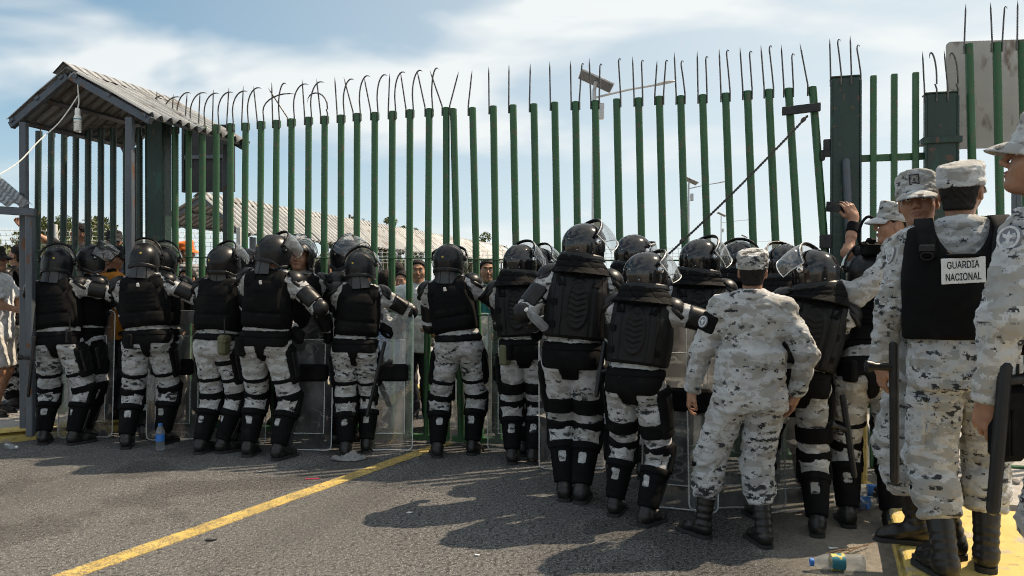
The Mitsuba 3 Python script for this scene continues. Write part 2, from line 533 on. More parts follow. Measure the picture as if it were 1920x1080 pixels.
scene['m_leaf'] = {'type': 'twosided', 'bsdf': {'type': 'principled', 'base_color': proc(lambda p, n, uv: mix((.05, .075, .022), (.12, .135, .045), noise(p.x * 2.3, p.y * 2.3, p.z * 2.3))), 'roughness': .6}}


def clear(key, tint, amount, fn=None):
    scene['m_' + key] = {'type': 'blendbsdf', 'weight': proc(fn) if fn else amount,
                  'a': {'type': 'thindielectric', 'int_ior': 1.49, 'specular_transmittance': rgb(*tint)},
                  'b': {'type': 'principledthin', 'base_color': rgb(.62, .63, .64), 'roughness': .6, 'diff_trans': 1.3}}


def shield_dirt(p, n, uv):
    a = smoothstep(.45, .85, fbm(p.x * 7, p.y * 7, p.z * 3.5, 4))
    s = smoothstep(.020, .006, dr.abs(fbm(p.x * 5 + 2, p.y * 5, p.z * 9, 3) - .52))
    return .13 + .27 * a + .30 * s * smoothstep(.4, .6, fbm(p.x * 3, p.y * 3, p.z * 3 + 8, 2))


clear('polycarbonate', (.90, .92, .92), .1, shield_dirt)
clear('visor_clear', (.84, .86, .88), .10)
clear('bottle_clear', (.86, .90, .93), .28)
mat('shield_edge', (.58, .60, .60), .25)
mat('bottle_blue', (.03, .16, .50), .5)
mat('bottle_label', proc(lambda p, n, uv: mix((.03, .17, .22), (.50, .42, .10), smoothstep(.49, .53, fbm(p.x * 22, p.y * 22, p.z * 22, 2)))), .45)
mat('lamp_grey', (.45, .46, .47), .45, metallic=.2)
mat('solar', (.06, .07, .09), .25)
mat('bulb_white', (.80, .80, .78), .3)
mat('blue_base', (.12, .30, .36), .4)


# ------------------------------------------------------------------ the ground
def flat(name, poly, z, m, **kw):
    k = newkey(name)
    me = extrude(poly, .05)
    me.apply_translation([0, 0, z - .05])
    scene[k] = mikit.ply(me, 'm_' + m, smooth=False)
    labels[k] = {'kind': 'structure', **kw}
    return k


flat('ground', [(-900, -300), (900, -300), (900, 1500), (-900, 1500)], -.004, 'earth')
flat('road', [(-30, -25), (30, -25), (30, 60), (-30, 60)], 0.0, 'asphalt')
FX = lambda x: 7.04 - .272 * x          # the fence line
FD = unit(V(1, -.272, 0))               # along the fence, to the right
FN = unit(V(.272, 1, 0))                # through the fence, away from the camera


def strip(p, q, w):
    p, q = V(*p), V(*q)
    s = unit(q - p)
    s = V(-s[1], s[0]) * w / 2
    return [p - s, q - s, q + s, p + s]


def road_pt(px, py):
    d = FOC * CAMH / (py - 535)
    return ((px - 960) / FOC * d, d)


# lane line with slightly ragged edges
a0, a1 = V(*road_pt(128, 1080)), V(*road_pt(795, 846))
dirn = unit(a1 - a0)
side = V(-dirn[1], dirn[0])
ts = np.linspace(-2.5, np.linalg.norm(a1 - a0) + .5, 90)
prng = np.random.default_rng(3)
wl = .066 + .004 * np.convolve(prng.normal(size=94), np.ones(5) / 5, 'valid')
wr = .066 + .004 * np.convolve(prng.normal(size=94), np.ones(5) / 5, 'valid')
flat('lane_marking', np.vstack([[a0 + dirn * t - side * w for t, w in zip(ts, wl)], [a0 + dirn * t + side * w for t, w in zip(ts[::-1], wr)]]), .004, 'lane_paint')


def kerb_block(name, poly, h, m, parent=None, amp=.006, seed=1, **kw):
    """a kerb or raised island: top with worn rounded edge, wavy sides"""
    from shapely.geometry import Polygon
    P = Polygon(poly)
    lay = []
    for z, off in ((-.05, 0), (h * .5, 0.0), (h - .018, -.002), (h - .006, -.009), (h, -.022)):
        g = P.buffer(off, join_style=1, quad_segs=4) if off else P
        ring = [g.exterior.interpolate(t, normalized=True) for t in np.linspace(0, 1, 260, endpoint=False)]
        r = np.array([(a.x, a.y) for a in ring])
        if lay:
            k = np.argmin(((r - lay[0][0][:2]) ** 2).sum(1))
            r = np.roll(r, -k, axis=0)
        lay.append(np.column_stack([r, np.full(260, z)]))
    G = np.array(lay)
    G[1:, :, :2] += (meshkit.fbm(G[1:] * 9 + seed, 3, seed) - .5)[..., None] * amp * 2
    G[2:, :, 2] += (meshkit.fbm(G[2:] * 6 + seed, 3, seed + 2) - .5) * amp
    v = G.reshape(-1, 3)
    f = []
    n = 260
    for i in range(len(lay) - 1):
        for j in range(n):
            p, q = i * n + j, i * n + (j + 1) % n
            f += [(p, q, q + n), (p, q + n, p + n)]
    top = extrude(G[-1, :, :2], .01)
    top.apply_translation([0, 0, h - .0105])
    me = cat(trimesh.Trimesh(v, f, process=False), top)
    me.fix_normals()
    k = newkey(name, parent)
    scene[k] = mikit.ply(me, 'm_' + m, smooth=30)
    if parent is None:
        labels[k] = {'kind': 'structure', **kw}
    return k


# raised yellow island at the right, where the vest-wearing officer stands
c0 = V(2.28, 4.81)
n2, d2 = unit(V(.37, .93)), unit(V(.93, -.37))
kerb_block('kerb_island', [c0, c0 - n2 * 4.2, c0 - n2 * 4.2 + d2 * 1.05, c0 + d2 * 1.05], .15, 'kerb_paint', seed=3)
flat('pavement', [c0 + d2 * 1.06 + n2 * .0, c0 - n2 * 4.2 + d2 * 1.06, c0 - n2 * 4.2 + d2 * 8, c0 + d2 * 8], .13, 'pavement')
# rubbly pavement behind it, by the fence
flat('pavement', [c0 + n2 * .5 + d2 * .05, c0 + n2 * .5 + d2 * 6, c0 + n2 * 4 + d2 * 6, c0 + n2 * 4 + d2 * .05], .06, 'pavement')
# left kerb and the pavement behind it
L0 = V(-4.72, 7.22)
kerb_block('kerb', [V(-6.5, 5.9), V(-5.4, 6.72), L0, V(-4.25, 7.56), V(-3.92, 7.82), V(-3.84, 7.95), V(-3.90, 8.03), V(-4.40, 7.75), V(-4.82, 7.42), V(-6.6, 6.1)], .11, 'kerb_paint', seed=5, amp=.005)
flat('pavement', [(-9, 6.0), (-6.6, 6.15), (-4.83, 7.46), (-4.4, 7.80), (-4.1, 8.35), (-4.3, 9.0), (-9, 9.6)], .10, 'pavement')
# traffic island beyond the gate
kerb_block('kerb_island', [V(-4.6, 10.4), V(-.3, 9.9), V(-.2, 10.15), V(-4.5, 10.7)], .16, 'kerb_paint', seed=9)
flat('pavement', [(-14, 11.0), (-.2, 10.2), (6, 9.2), (9, 30), (-20, 40)], .12, 'pavement')


# ------------------------------------------------------------------ the gate and fence: steel tubes with welded spikes
def fence_pt(px, off=0.0):
    k = (px - 960) / FOC
    y = 7.04 / (1 + .272 * k)
    return V(k * y, y, 0) + FN * off


def spike(x0, z0, tip, kind, base):
    """rod from the tube's flank: x0 along the fence from base, tip (px, py) of the photograph in the fence plane"""
    y = base[1]
    tp = fence_pt(tip[0])
    tz = zat(tip[1], tp[1])
    s = (tp - base) @ FD
    p0, pz = x0, z0
    P = []
    if kind == 's':
        P = [(p0, pz - .075), (p0, pz + .01), (p0 + (s - p0) * .35, pz + (tz - pz) * .36), (s, tz)]
        R = [.0065, .0065, .006, .0012]
        P = [(p0, pz - .075), (p0, pz + .012), (p0 + (s - p0) * .5, pz + .012 + (tz - pz - .012) * .5), (p0 + (s - p0) * .82, pz + .012 + (tz - pz - .012) * .82), (s, tz)]
        R = [.007, .007, .0068, .0066, .001]
    elif kind == 'h':            # shepherd's crook bending to the tip
        h = tz - pz
        sg = 1 if s > p0 else -1
        w = abs(s - p0)
        P = [(p0, pz - .085), (p0, pz + .01), (p0 - sg * .008, pz + .35 * h)]
        for t in np.linspace(0, 1, 9):
            a = t * PI * .62
            P.append((p0 - sg * .008 + sg * w * (1 - math.cos(a)) / (1 - math.cos(PI * .62)), pz + .42 * h + .62 * h * math.sin(a) / 1.0))
        R = [.007] * (len(P) - 3) + [.0065, .005, .001]
    elif kind == 'c':            # curled back over to the left
        h = tz - pz
        P = [(p0, pz - .075), (p0, pz + .02), (p0 - .012, pz + .3 * .2)]
        for t in np.linspace(0, 1, 10):
            a = t * PI
            P.append((p0 + (s - p0) * (1 - math.cos(a)) / 2, pz + .06 + .125 * math.sin(a) ** .8 + t * (h - .06)))
        R = [.007] * (len(P) - 3) + [.006, .004, .001]
    else:                        # 't' small hook at the very top
        P = [(p0, pz - .075), (p0, pz + .012), (p0 + (s - p0) * .5, pz + (tz - pz) * .5), (s, tz - .035), (s + .001, tz - .014), (s + .007, tz), (s + .016, tz - .004), (s + .02, tz - .018)]
        R = [.007, .007, .0068, .0066, .006, .005, .004, .001]
    jit = 0.0
    pts = [base * [1, 1, 0] + FD * a + V(0, 0, z) - FN * .012 for a, z in P]
    return tube(pts, R, 6)


BARS = [  # column of the tube's top, row of its top, column at row 450, spikes at its left and right flank (tip column, tip row, kind)
    (329, 238, 329, (327, 177, 's'), (362, 176, 'h')), (354, 237, 354, (353, 174, 's'), (392, 176, 'h')), (380, 236, 379, (377, 172, 's'), (415, 177, 'h')),
    (406, 234, 405, (402, 168, 's'), (441, 175, 'h')), (433, 232, 432, (431, 165, 's'), (468, 173, 'h')), (461, 231, 459, (458, 162, 's'), (494, 167, 'h')),
    (490, 228, 488, (477, 162, 's'), (557, 177, 'h')), (519, 226, 517, (511, 155, 's'), (540, 159, 'h')), (547, 223, 546, (504, 165, 's'), (582, 160, 'h')),
    (579, 220, 578, (568, 150, 's'), (611, 156, 'h')), (609, 218, 608, (595, 148, 's'), (578, 194, 'c')), (640, 216, 639, (629, 145, 's'), (667, 151, 'h')),
    (670, 213, 669, (646, 146, 's'), (697, 145, 'h')), (703, 211, 702, (684, 146, 's'), (729, 143, 'h')), (736, 209, 735, (732, 138, 's'), (763, 138, 'h')),
    (769, 206, 768, (752, 136, 's'), (795, 135, 'h')), (805, 204, 803, (783, 133, 's'), (825, 131, 'h')), (837, 202, 837, (807, 133, 's'), (861, 135, 's')),
    (850, 204, 856, None, None), (886, 202, 892, (886, 133, 's'), None), (925, 199, 929, (917, 126, 's'), None), (962, 197, 967, (955, 122, 's'), None),
    (1001, 195, 1006, (995, 120, 's'), None), (1040, 192, 1045, (1031, 116, 's'), None), (1079, 191, 1083, (1070, 114, 's'), (1091, 120, 't')),
    (1116, 189, 1121, (1105, 110, 's'), (1125, 121, 't')), (1156, 186, 1162, None, (1160, 111, 't')), (1197, 184, 1203, (1186, 107, 's'), (1203, 114, 't')),
    (1236, 181, 1243, (1232, 114, 's'), (1248, 114, 't')), (1276, 180, 1284, (1264, 99, 's'), (1277, 115, 't')), (1317, 178, 1326, (1307, 97, 's'), (1323, 107, 't')),
    (1360, 175, 1370, (1348, 93, 's'), (1362, 95, 't')), (1401, 171, 1412, (1387, 90, 's'), (1405, 97, 't')), (1441, 168, 1454, (1426, 86, 's'), (1442, 87, 't')),
    (1478, 166, 1496, (1464, 85, 's'), (1484, 102, 't')), (1523, 163, 1545, (1499, 83, 's'), None)]


def bar(parent, px, py, pxb, spikes, r=.0315, zb=.06, n=12, pfun=fence_pt, m='green_paint', name='bar'):
    top = pfun(px)
    zt = zat(py, top[1])
    low = pfun(pxb)
    zl = zat(450, low[1])
    k = (zb - zt) / (zl - zt)
    bot = top + (low - top) * k
    me = tube([bot + V(0, 0, zb), top + (low - top) * .5 + V(0, 0, zt + (zl - zt) * .5), top + V(0, 0, zt - .004), top + V(0, 0, zt)], [r, r, r, r * .95], n)
    b = add(name, me, m, parent, smooth=40)
    for sgn, sp in zip((-1, 1), spikes):
        if sp:
            add('spike', spike(sgn * (r + .005), zt, sp[:2], sp[2], top), 'spike_steel', b, smooth=50)
            # weld plate under the rod
            add('weld_tab', box([0, 0, 0], [.012, .03, .07], .003, frame(top + FD * sgn * (r + .004) + V(0, 0, zt - .036), FD, FN, V(0, 0, 1))), m, b, smooth=False)
    return b


def rail(parent, px0, px1, z0, z1, r=.006, off=-.036, m='green_paint', name='rail'):
    a, b = fence_pt(px0, off), fence_pt(px1, off)
    return add(name, tube([a + V(0, 0, z0), (a + b) / 2 + V(0, 0, (z0 + z1) / 2 - .004), b + V(0, 0, z1)], r, 8), m, parent)


gl = thing('gate_leaf', 'left leaf of the tall green tube gate, with long crook-shaped spikes', 'gate')
gr = thing('gate_leaf', 'right leaf of the tall green tube gate, straight spikes, rope tied to its last tubes', 'gate')
for i, (px, py, pxb, l, r_) in enumerate(BARS):
    bar(gl if i < 18 else gr, px, py, pxb, (l, r_), r=.0315)
rail(gl, 322, 842, zat(486, 8.6), zat(485, 7.25))
rail(gl, 322, 842, zat(590, 8.6), zat(589, 7.25))
rail(gr, 848, 1545, zat(487, 7.25), zat(489, 6.4))
rail(gr, 848, 1545, zat(589, 7.25), zat(600, 6.4))
for par, p0, p1 in ((gl, 322, 842), (gr, 848, 1545)):
    a, b = fence_pt(p0), fence_pt(p1)
    add('bottom_rail', box([0, 0, 0], [np.linalg.norm(b - a), .05, .05], .004, frame((a + b) / 2 + V(0, 0, .055), FD, FN, V(0, 0, 1))), 'green_paint', par, smooth=False)
# steel channel across the last tubes, hinge pieces
a, b = fence_pt(1465, -.055), fence_pt(1537, -.055)
ch = add('channel', box([0, 0, 0], [np.linalg.norm(b - a), .03, .068], .004, frame((a + b) / 2 + V(0, 0, zat(210, 6.45)), unit(b - a + V(0, 0, .02)), FN, V(0, 0, 1))), 'dark_steel', gr, smooth=False)
for px, py, w, h in ((1548, 288, .12, .05), (1541, 293, .05, .07)):
    p = fence_pt(px, -.02)
    add('hinge', box([0, 0, 0], [w * .7, .06, h], .004, frame(p + V(0, 0, zat(py, p[1])), FD, FN, V(0, 0, 1))), 'dark_steel', gr, smooth=False)
# twisted rope from the channel down to the helmets
p, q = fence_pt(1512, -.09), fence_pt(1250, -.12)
P0, P1 = p + V(0, 0, zat(217, p[1])), q + V(0, 0, zat(472, q[1]))
P2 = P1 + (P1 - P0) * .42
ts = np.linspace(0, 1, 200)
core = P0 + (P2 - P0) * ts[:, None] + V(0, 0, -.05) * (4 * ts * (1 - ts))[:, None]
ph = ts * 2 * PI * 45
strands = [tube(core + .0055 * (np.cos(ph + o)[:, None] * FN + np.sin(ph + o)[:, None] * unit(np.cross(P1 - P0, FN))), .0062, 5) for o in (0, PI)]
knots = [lathe([(.001, -.03), (.016, -.012), (.018, 0), (.014, .016), (.001, .03)], 8) for _ in range(2)]
for kn, t in zip(knots, (.02, .62)):
    kn.apply_transform(frame(P0 + (P2 - P0) * t + V(0, 0, -.02 * (t > .5) * 2), *np.linalg.qr(np.column_stack([P1 - P0, FN, V(0, 0, 1)]))[0].T[[1, 2, 0]]))
k = add('rope', cat(strands, knots), 'rope', label='dark twisted rope running down diagonally from the top of the gate', category='rope')


def plate_post(label, px, w, py, spikes, zb=0.0, depth=.12, collar=None):
    t = thing('gate_post', label, 'post')
    p = fence_pt(px)
    zt = zat(py, p[1])
    M = frame(p, FD, FN, V(0, 0, 1))
    # square column: front plate with returned edges
    add('column', cat(box([0, 0, (zt + zb) / 2], [w - .012, depth, zt - zb], .006, M)), 'post_paint', t, smooth=False)
    for s in (-1, 1):
        add('edge_angle', box([s * (w / 2 - .001), -depth / 2 + .018, (zt + zb) / 2 - .01], [.016, .048, zt - zb - .03], .003, M), 'post_paint', t, smooth=False)
    add('cap_plate', box([0, 0, zt + .006], [w + .006, depth + .01, .012], .003, M), 'post_paint', t, smooth=False)
    for i, (dx, sp) in enumerate(zip(np.linspace(-w / 2 - .004, w / 2 + .004, len(spikes)), spikes)):
        add('spike', spike(dx, zt + .01, sp[:2], sp[2], p - FN * (.055 if 0 < i < len(spikes) - 1 else .02)), 'spike_steel', t, smooth=50)
    if collar:
        add('collar', box([0, -.004, collar], [w + .05, depth + .04, .05], .004, M), 'post_paint', t, smooth=False)
    return t, p, zt, M


t, p, zt, M = plate_post('wide dark green gate post left of the person holding up a phone', 1584, .215, 148, [(1554, 75, 's'), (1568, 79, 't'), (1591, 72, 's'), (1605, 87, 't')])
add('hinge', box([-.12, -.03, zat(288, p[1])], [.10, .05, .05], .004, M), 'dark_steel', t, smooth=False)
add('hinge_plate', box([-.14, -.03, zat(272, p[1])], [.05, .045, .09], .004, M), 'dark_steel', t, smooth=False)
add('latch_box', box([-.15, -.05, zat(453, p[1])], [.09, .06, .11], .006, M), 'dark_steel', t, smooth=False)
k = add('steel_tube', tube([p - FN * .11 + FD * .05 + V(0, 0, 0), p - FN * .10 + FD * .01 + V(0, 0, zat(400, p[1])), p - FN * .09 - FD * .005 + V(0, 0, zat(305, p[1])), p - FN * .088 - FD * .006 + V(0, 0, zat(301, p[1]))], [.032, .032, .032, .02], 12),
        'grey_steel', label='blue grey steel tube leaning against the front of the wide green post', category='pipe')
plate_post('green post with a collar, right of three plain green tubes', 1762, .225, 178, [(1727, 99, 's'), (1738, 115, 'c'), (1765, 100, 's'), (1778, 114, 'c')], collar=zat(268, 6.2))
plate_post('dark green gate post under the tin canopy, left of the gate', 299, .19, 226, [(284, 178, 's'), (318, 184, 'h'), (303, 174, 's'), (345, 184, 'h')], depth=.16)

# fixed panel between the two right posts
fp = thing('fence_panel', 'short green fence panel of three plain tubes and a crossbar between two posts', 'fence')
for px, py, pxb in ((1637, 142, 1643), (1676, 139, 1681), (1716, 136, 1719)):
    a, b = fence_pt(px), fence_pt(pxb)
    top, zt = a, zat(py, a[1])
    add('tube', box([0, 0, zt / 2], [.046, .04, zt], .005, frame(a, FD, FN, V(0, 0, 1))), 'green_paint', fp, smooth=False)
a, b = fence_pt(1607, .03), fence_pt(1739, .03)
add('crossbar', box([0, 0, 0], [np.linalg.norm(b - a), .018, .056], .003, frame((a + b) / 2 + V(0, 0, zat(297, 6.3)), FD, FN, V(0, 0, 1))), 'green_paint', fp, smooth=False)
add('crossbar', box([0, 0, 0], [np.linalg.norm(b - a), .018, .056], .003, frame((a + b) / 2 + V(0, 0, .5), FD, FN, V(0, 0, 1))), 'green_paint', fp, smooth=False)
# taller panel at the right edge, in front of the sign
fp = thing('fence_panel', 'tall green fence panel at the right edge crossing the back of a grey sign', 'fence')
for px, py, pxb, l, r_ in ((1816, 83, 1826, (1809, 9, 's'), None), (1868, 80, 1876, (1855, 6, 's'), (1881, 14, 't')), (1915, 76, 1926, (1906, 2, 's'), None), (1966, 72, 1976, (1958, -4, 's'), None), (2016, 68, 2026, (2008, -8, 's'), None)):
    bar(fp, px, py, pxb, (l, r_), r=.030)
rail(fp, 1800, 2030, zat(405, 6.0), zat(404, 5.8), r=.008)
a, b = fence_pt(1800), fence_pt(2030)
add('bottom_rail', box([0, 0, 0], [np.linalg.norm(b - a), .05, .05], .004, frame((a + b) / 2 + V(0, 0, .055), FD, FN, V(0, 0, 1))), 'green_paint', fp, smooth=False)

# left fence panel under the canopy
fp = thing('fence_panel', 'green tube fence panel under the tin canopy at the left', 'fence')
for i, px in enumerate((73, 97, 121, 143, 166, 190, 213, 237, 262)):
    sp = (None, (px + 24 * (-1) ** (i % 3 == 0), 236, 'h')) if i not in (3,) else (None, None)
    bar(fp, px, 246 - i * .8, px - 2.5 + i * .3, sp, r=.031, m='post_paint')
rail(fp, 66, 285, zat(470, 8.5), zat(478, 8.5))
a, b = fence_pt(66), fence_pt(285)
add('bottom_rail', box([0, 0, 0], [np.linalg.norm(b - a), .05, .05], .004, frame((a + b) / 2 + V(0, 0, .14), FD, FN, V(0, 0, 1))), 'green_paint', fp, smooth=False)


# ------------------------------------------------------------------ corrugated canopies
def corrugated(P00, P10, P01, P11, pitch, amp, th=.0025, n2=3, per=8, jag=0.0):
    """sheet whose waves run from the ridge (P00-P10) to the eave (P01-P11)"""
    P00, P10, P01, P11 = map(np.asarray, (P00, P10, P01, P11))
    L = np.linalg.norm(P10 - P00)
    n1 = int(L / pitch * per) + 1
    nn = unit(np.cross(P10 - P00, P01 - P00))
    if nn[2] < 0:
        nn = -nn
    G = np.zeros((n1, n2, 3))
    for i, s in enumerate(np.linspace(0, 1, n1)):
        w = math.sin(s * L / pitch * 2 * PI)
        w = np.sign(w) * abs(w) ** .7 * amp
        for j, t in enumerate(np.linspace(0, 1, n2)):
            G[i, j] = (P00 * (1 - s) + P10 * s) * (1 - t) + (P01 * (1 - s) + P11 * s) * t + nn * (w + .008 * math.sin(s * 9 + t * 3))
    return sheet(G, th)


def canopy(label, e0, apex0, e1, depth, u, posts, pitch, group=None, sheets=3, m='zinc', amp=.020):
    """gable roof: left eave, apex, right eave points of the near end, running 'depth' along u"""
    t = thing('canopy', label, 'canopy', group)
    u = V(*u)
    pitch = depth / sheets / round(depth / sheets / pitch)
    zinc(m, apex0, u, pitch)
    for side, (a, e) in enumerate(((apex0, e0), (apex0, e1))):
        L = depth / sheets
        for i in range(sheets):
            o, o2 = u * (i * L), u * ((i + 1) * L + pitch / 2)
            lift = V(0, 0, .006 * (i % 2) + .004 * side)
            add('roof_panel', corrugated(a + o + lift, a + o2 + lift, e + o + lift, e + o2 + lift, pitch, amp), m, t, smooth=60)
    # ridge cap
    rc = [apex0 + unit(e0 - apex0) * .14 + V(0, 0, .028), apex0 + V(0, 0, .05), apex0 + unit(e1 - apex0) * .14 + V(0, 0, .028)]
    n1 = max(int(depth / .3), 4)
    G = np.array([[q + u * (s * (depth + .06) - .03) + V(0, 0, .006 * math.sin(s * 40)) for q in rc] for s in np.linspace(0, 1, n1)])
    add('ridge_cap', sheet(G, .003), m, t, smooth=False)
    # rafters and purlins
    for s in (0.03, 1.0) if depth < 3 else np.linspace(.005, 1, int(depth / 2.4)):
        for e in (e0, e1):
            d = e - apex0
            c = (apex0 + e) / 2 + u * s * depth - V(0, 0, .055)
            y = u
            x = unit(d)
            add('rafter', box([0, 0, 0], [np.linalg.norm(d) * .97, .05, .07], .004, frame(c, x, y, np.cross(x, y))), 'grey_steel', t, smooth=False)
    for e in (e0, e1):
        for fr in (.1, .5, .93):
            c = apex0 + (e - apex0) * fr + u * depth / 2 - V(0, 0, .03)
            x = u
            z = unit(np.cross(e - apex0, u))
            z = z if z[2] > 0 else -z
            add('purlin', box([0, 0, 0], [depth * .99, .05, .035], .003, frame(c, x, np.cross(z, x), z)), 'grey_steel', t, smooth=False)
    for (x, y, zb, zt, w, pm) in posts:
        add('post', box([x, y, (zb + zt) / 2], [w, w, zt - zb], .006), pm, t, smooth=False)
    return t


E0, AP, E1 = V(-4.77, 7.45, 3.01), V(-4.108, 7.27, 3.45), V(-3.23, 7.03, 2.97)
cn = canopy('small tin gable canopy over the fence at the left, bulb hanging from its gable', E0, AP, E1, 1.48, FN,
            [(-4.585, 7.42, .10, 2.98, .062, 'grey_steel'), (-3.44, 7.11, 0.0, 2.96, .062, 'grey_steel'), (-4.19, 8.78, .1, 2.98, .062, 'grey_steel'), (-3.07, 8.49, .0, 2.96, .062, 'grey_steel')], .125, sheets=2, m='zinc_small', amp=.026)
A2 = V(-5.53, 14.0, 3.06)
e0b, e1b = A2 + FD * -1.0 + V(0, 0, -.50), A2 + FD * .84 + V(0, 0, -.70)
posts = []
for s in np.linspace(.02, .98, 8):
    for e in (e0b, e1b):
        q = e + FN * 19.5 * s
        posts.append((q[0], q[1], 0.1, q[2] - .05, .06, 'grey_steel'))
canopy('long tin gable canopy running away behind the gate', e0b, A2, e1b, 19.5, FN, posts, .19, sheets=7, m='zinc_long', amp=.03)
# corner of a third roof at the left edge, its slope facing the camera
t = thing('canopy', 'sunlit corner of a low tin roof at the left edge of the picture', 'canopy')
ea, eb = at(62, 7.0, zat(385, 7.0)), at(-150, 7.0, zat(372, 7.0))
ra, rb = at(-4, 8.1, zat(327, 8.1)), at(-150, 8.1, zat(322, 8.1))
u3 = unit(eb - ea)
zinc('zinc_corner', ea, u3, .105)
add('roof_panel', corrugated(ra, rb, ea, eb, .105, .018), 'zinc_corner', t, smooth=60)
add('eave_beam', box([0, 0, 0], [np.linalg.norm(eb - ea), .05, .07], .004, frame((ea + eb) / 2 - V(0, -.03, .06), u3, np.cross(V(0, 0, 1), u3), V(0, 0, 1))), 'grey_steel', t, smooth=False)
q0 = ea + V(-.06, .06, 0)
add('post', box([q0[0], q0[1], q0[2] / 2 + .01], [.06, .06, q0[2] - .18], .006), 'grey_steel', t, smooth=False)

# bulb, its cable
bp = at(146, 7.27, 0)
lamp = thing('lamp_bulb', 'white spiral energy-saving bulb hanging from the canopy gable', 'light bulb')
zb = zat(247, 7.27)
hx = [(.024 * math.cos(a), .024 * math.sin(a), .0 + a / (2 * PI) * .019) for a in np.linspace(0, 2 * PI * 4.2, 70)]
add('glass_spiral', moved(tube(np.array(hx), .0088, 8), rotz(0, bp + V(0, 0, zb))), 'bulb_white', lamp)
add('ballast', moved(lathe([(.001, .085), (.030, .087), (.033, .10), (.031, .135), (.024, .15), (.001, .152)], 16), rotz(0, bp + V(0, 0, zb))), 'bulb_white', lamp)
add('band', moved(lathe([(.0325, .108), (.0342, .110), (.0342, .118), (.0325, .120)], 16), rotz(0, bp + V(0, 0, zb))), 'blue_base', lamp)
add('socket', moved(lathe([(.001, .150), (.022, .152), (.024, .19), (.019, .215), (.001, .217)], 14), rotz(0, bp + V(0, 0, zb))), 'bulb_white', lamp)
c1 = [bp + V(0, 0, zb + .21), bp + V(.012, 0, zb + .30), bp + V(.004, 0, zb + .40), bp + V(-.01, .0, zb + .52), AP + V(.02, .02, -.08)]
c2 = [bp + V(.004, 0, zb + .33), at(137, 7.25, zat(195, 7.25)), at(118, 7.2, zat(222, 7.2)), at(97, 7.1, zat(244, 7.1)), at(70, 6.95, zat(268, 6.95)), at(40, 6.8, zat(300, 6.8)), at(0, 6.6, zat(327, 6.6)), at(-60, 6.3, zat(358, 6.3))]
add('power_cable', cat(tube(smoothline(c1), .0065, 6), tube(smoothline(c2), .0055, 6)), 'paper', label='thin pale cable looping from the bulb to the left edge', category='cable')

# boards
sb = thing('sign_board', 'dark back of a framed board on a pale post behind the canopy', 'sign')
b0 = at(391, 10.2)
zc = zat(298, 10.2)
M = frame(b0 + V(0, 0, zc), unit(V(1, -.15, 0)), unit(V(.15, 1, 0)), V(0, 0, 1))
add('panel', box([0, 0, 0], [.64, .02, .80], .003, M), 'dark_board', sb, smooth=False)
for x in (-.335, .335):
    add('frame_side', box([x, -.002, 0], [.035, .075, .86], .004, M), 'dark_steel', sb, smooth=False)
for z in (-.415, .415):
    add('frame_end', box([0, -.002, z], [.634, .075, .03], .004, M), 'dark_steel', sb, smooth=False)
add('back_rail', box([0, -.03, .02], [.63, .03, .05], .003, M), 'grey_steel', sb, smooth=False)
pb = at(432, 10.25)
add('post', box([pb[0], pb[1], 1.72], [.07, .07, 3.4], .006), 'white_steel', sb, smooth=False)

rs = thing('sign_board', 'grey back of a large rounded traffic sign behind the tubes at the right edge', 'sign')
p = fence_pt(1790, .25)
p2 = at(1990, 6.05)
w = (p2[0] - p[0])
zt_, zb_ = zat(78, p[1]), zat(279, p[1])
pl = extrude(sbox(-w / 2 + .04, (zb_ - zt_) / 2 + .04, w / 2 - .04, (zt_ - zb_) / 2 - .04).buffer(.04, quad_segs=5), .006)
MS = frame(V(p[0] + w / 2, p[1] - .02, (zt_ + zb_) / 2), unit(V(1, -.05, .02)), unit(V(-.02, 0, 1)), unit(np.cross(V(1, -.05, .02), V(-.02, 0, 1))))
add('plate', moved(pl, MS), 'sign_back', rs, smooth=30)
for x in (-.28, .28):
    add('bracket', moved(box([x, 0, -.014], [.04, (zt_ - zb_) * .8, .02], .003), MS), 'grey_steel', rs, smooth=False)
pp = V(p[0] + w / 2 + .28, p[1] + .10, 0)
add('post', box([pp[0], pp[1], zt_ / 2], [.07, .07, zt_ - .05], .005), 'grey_steel', rs, smooth=False)


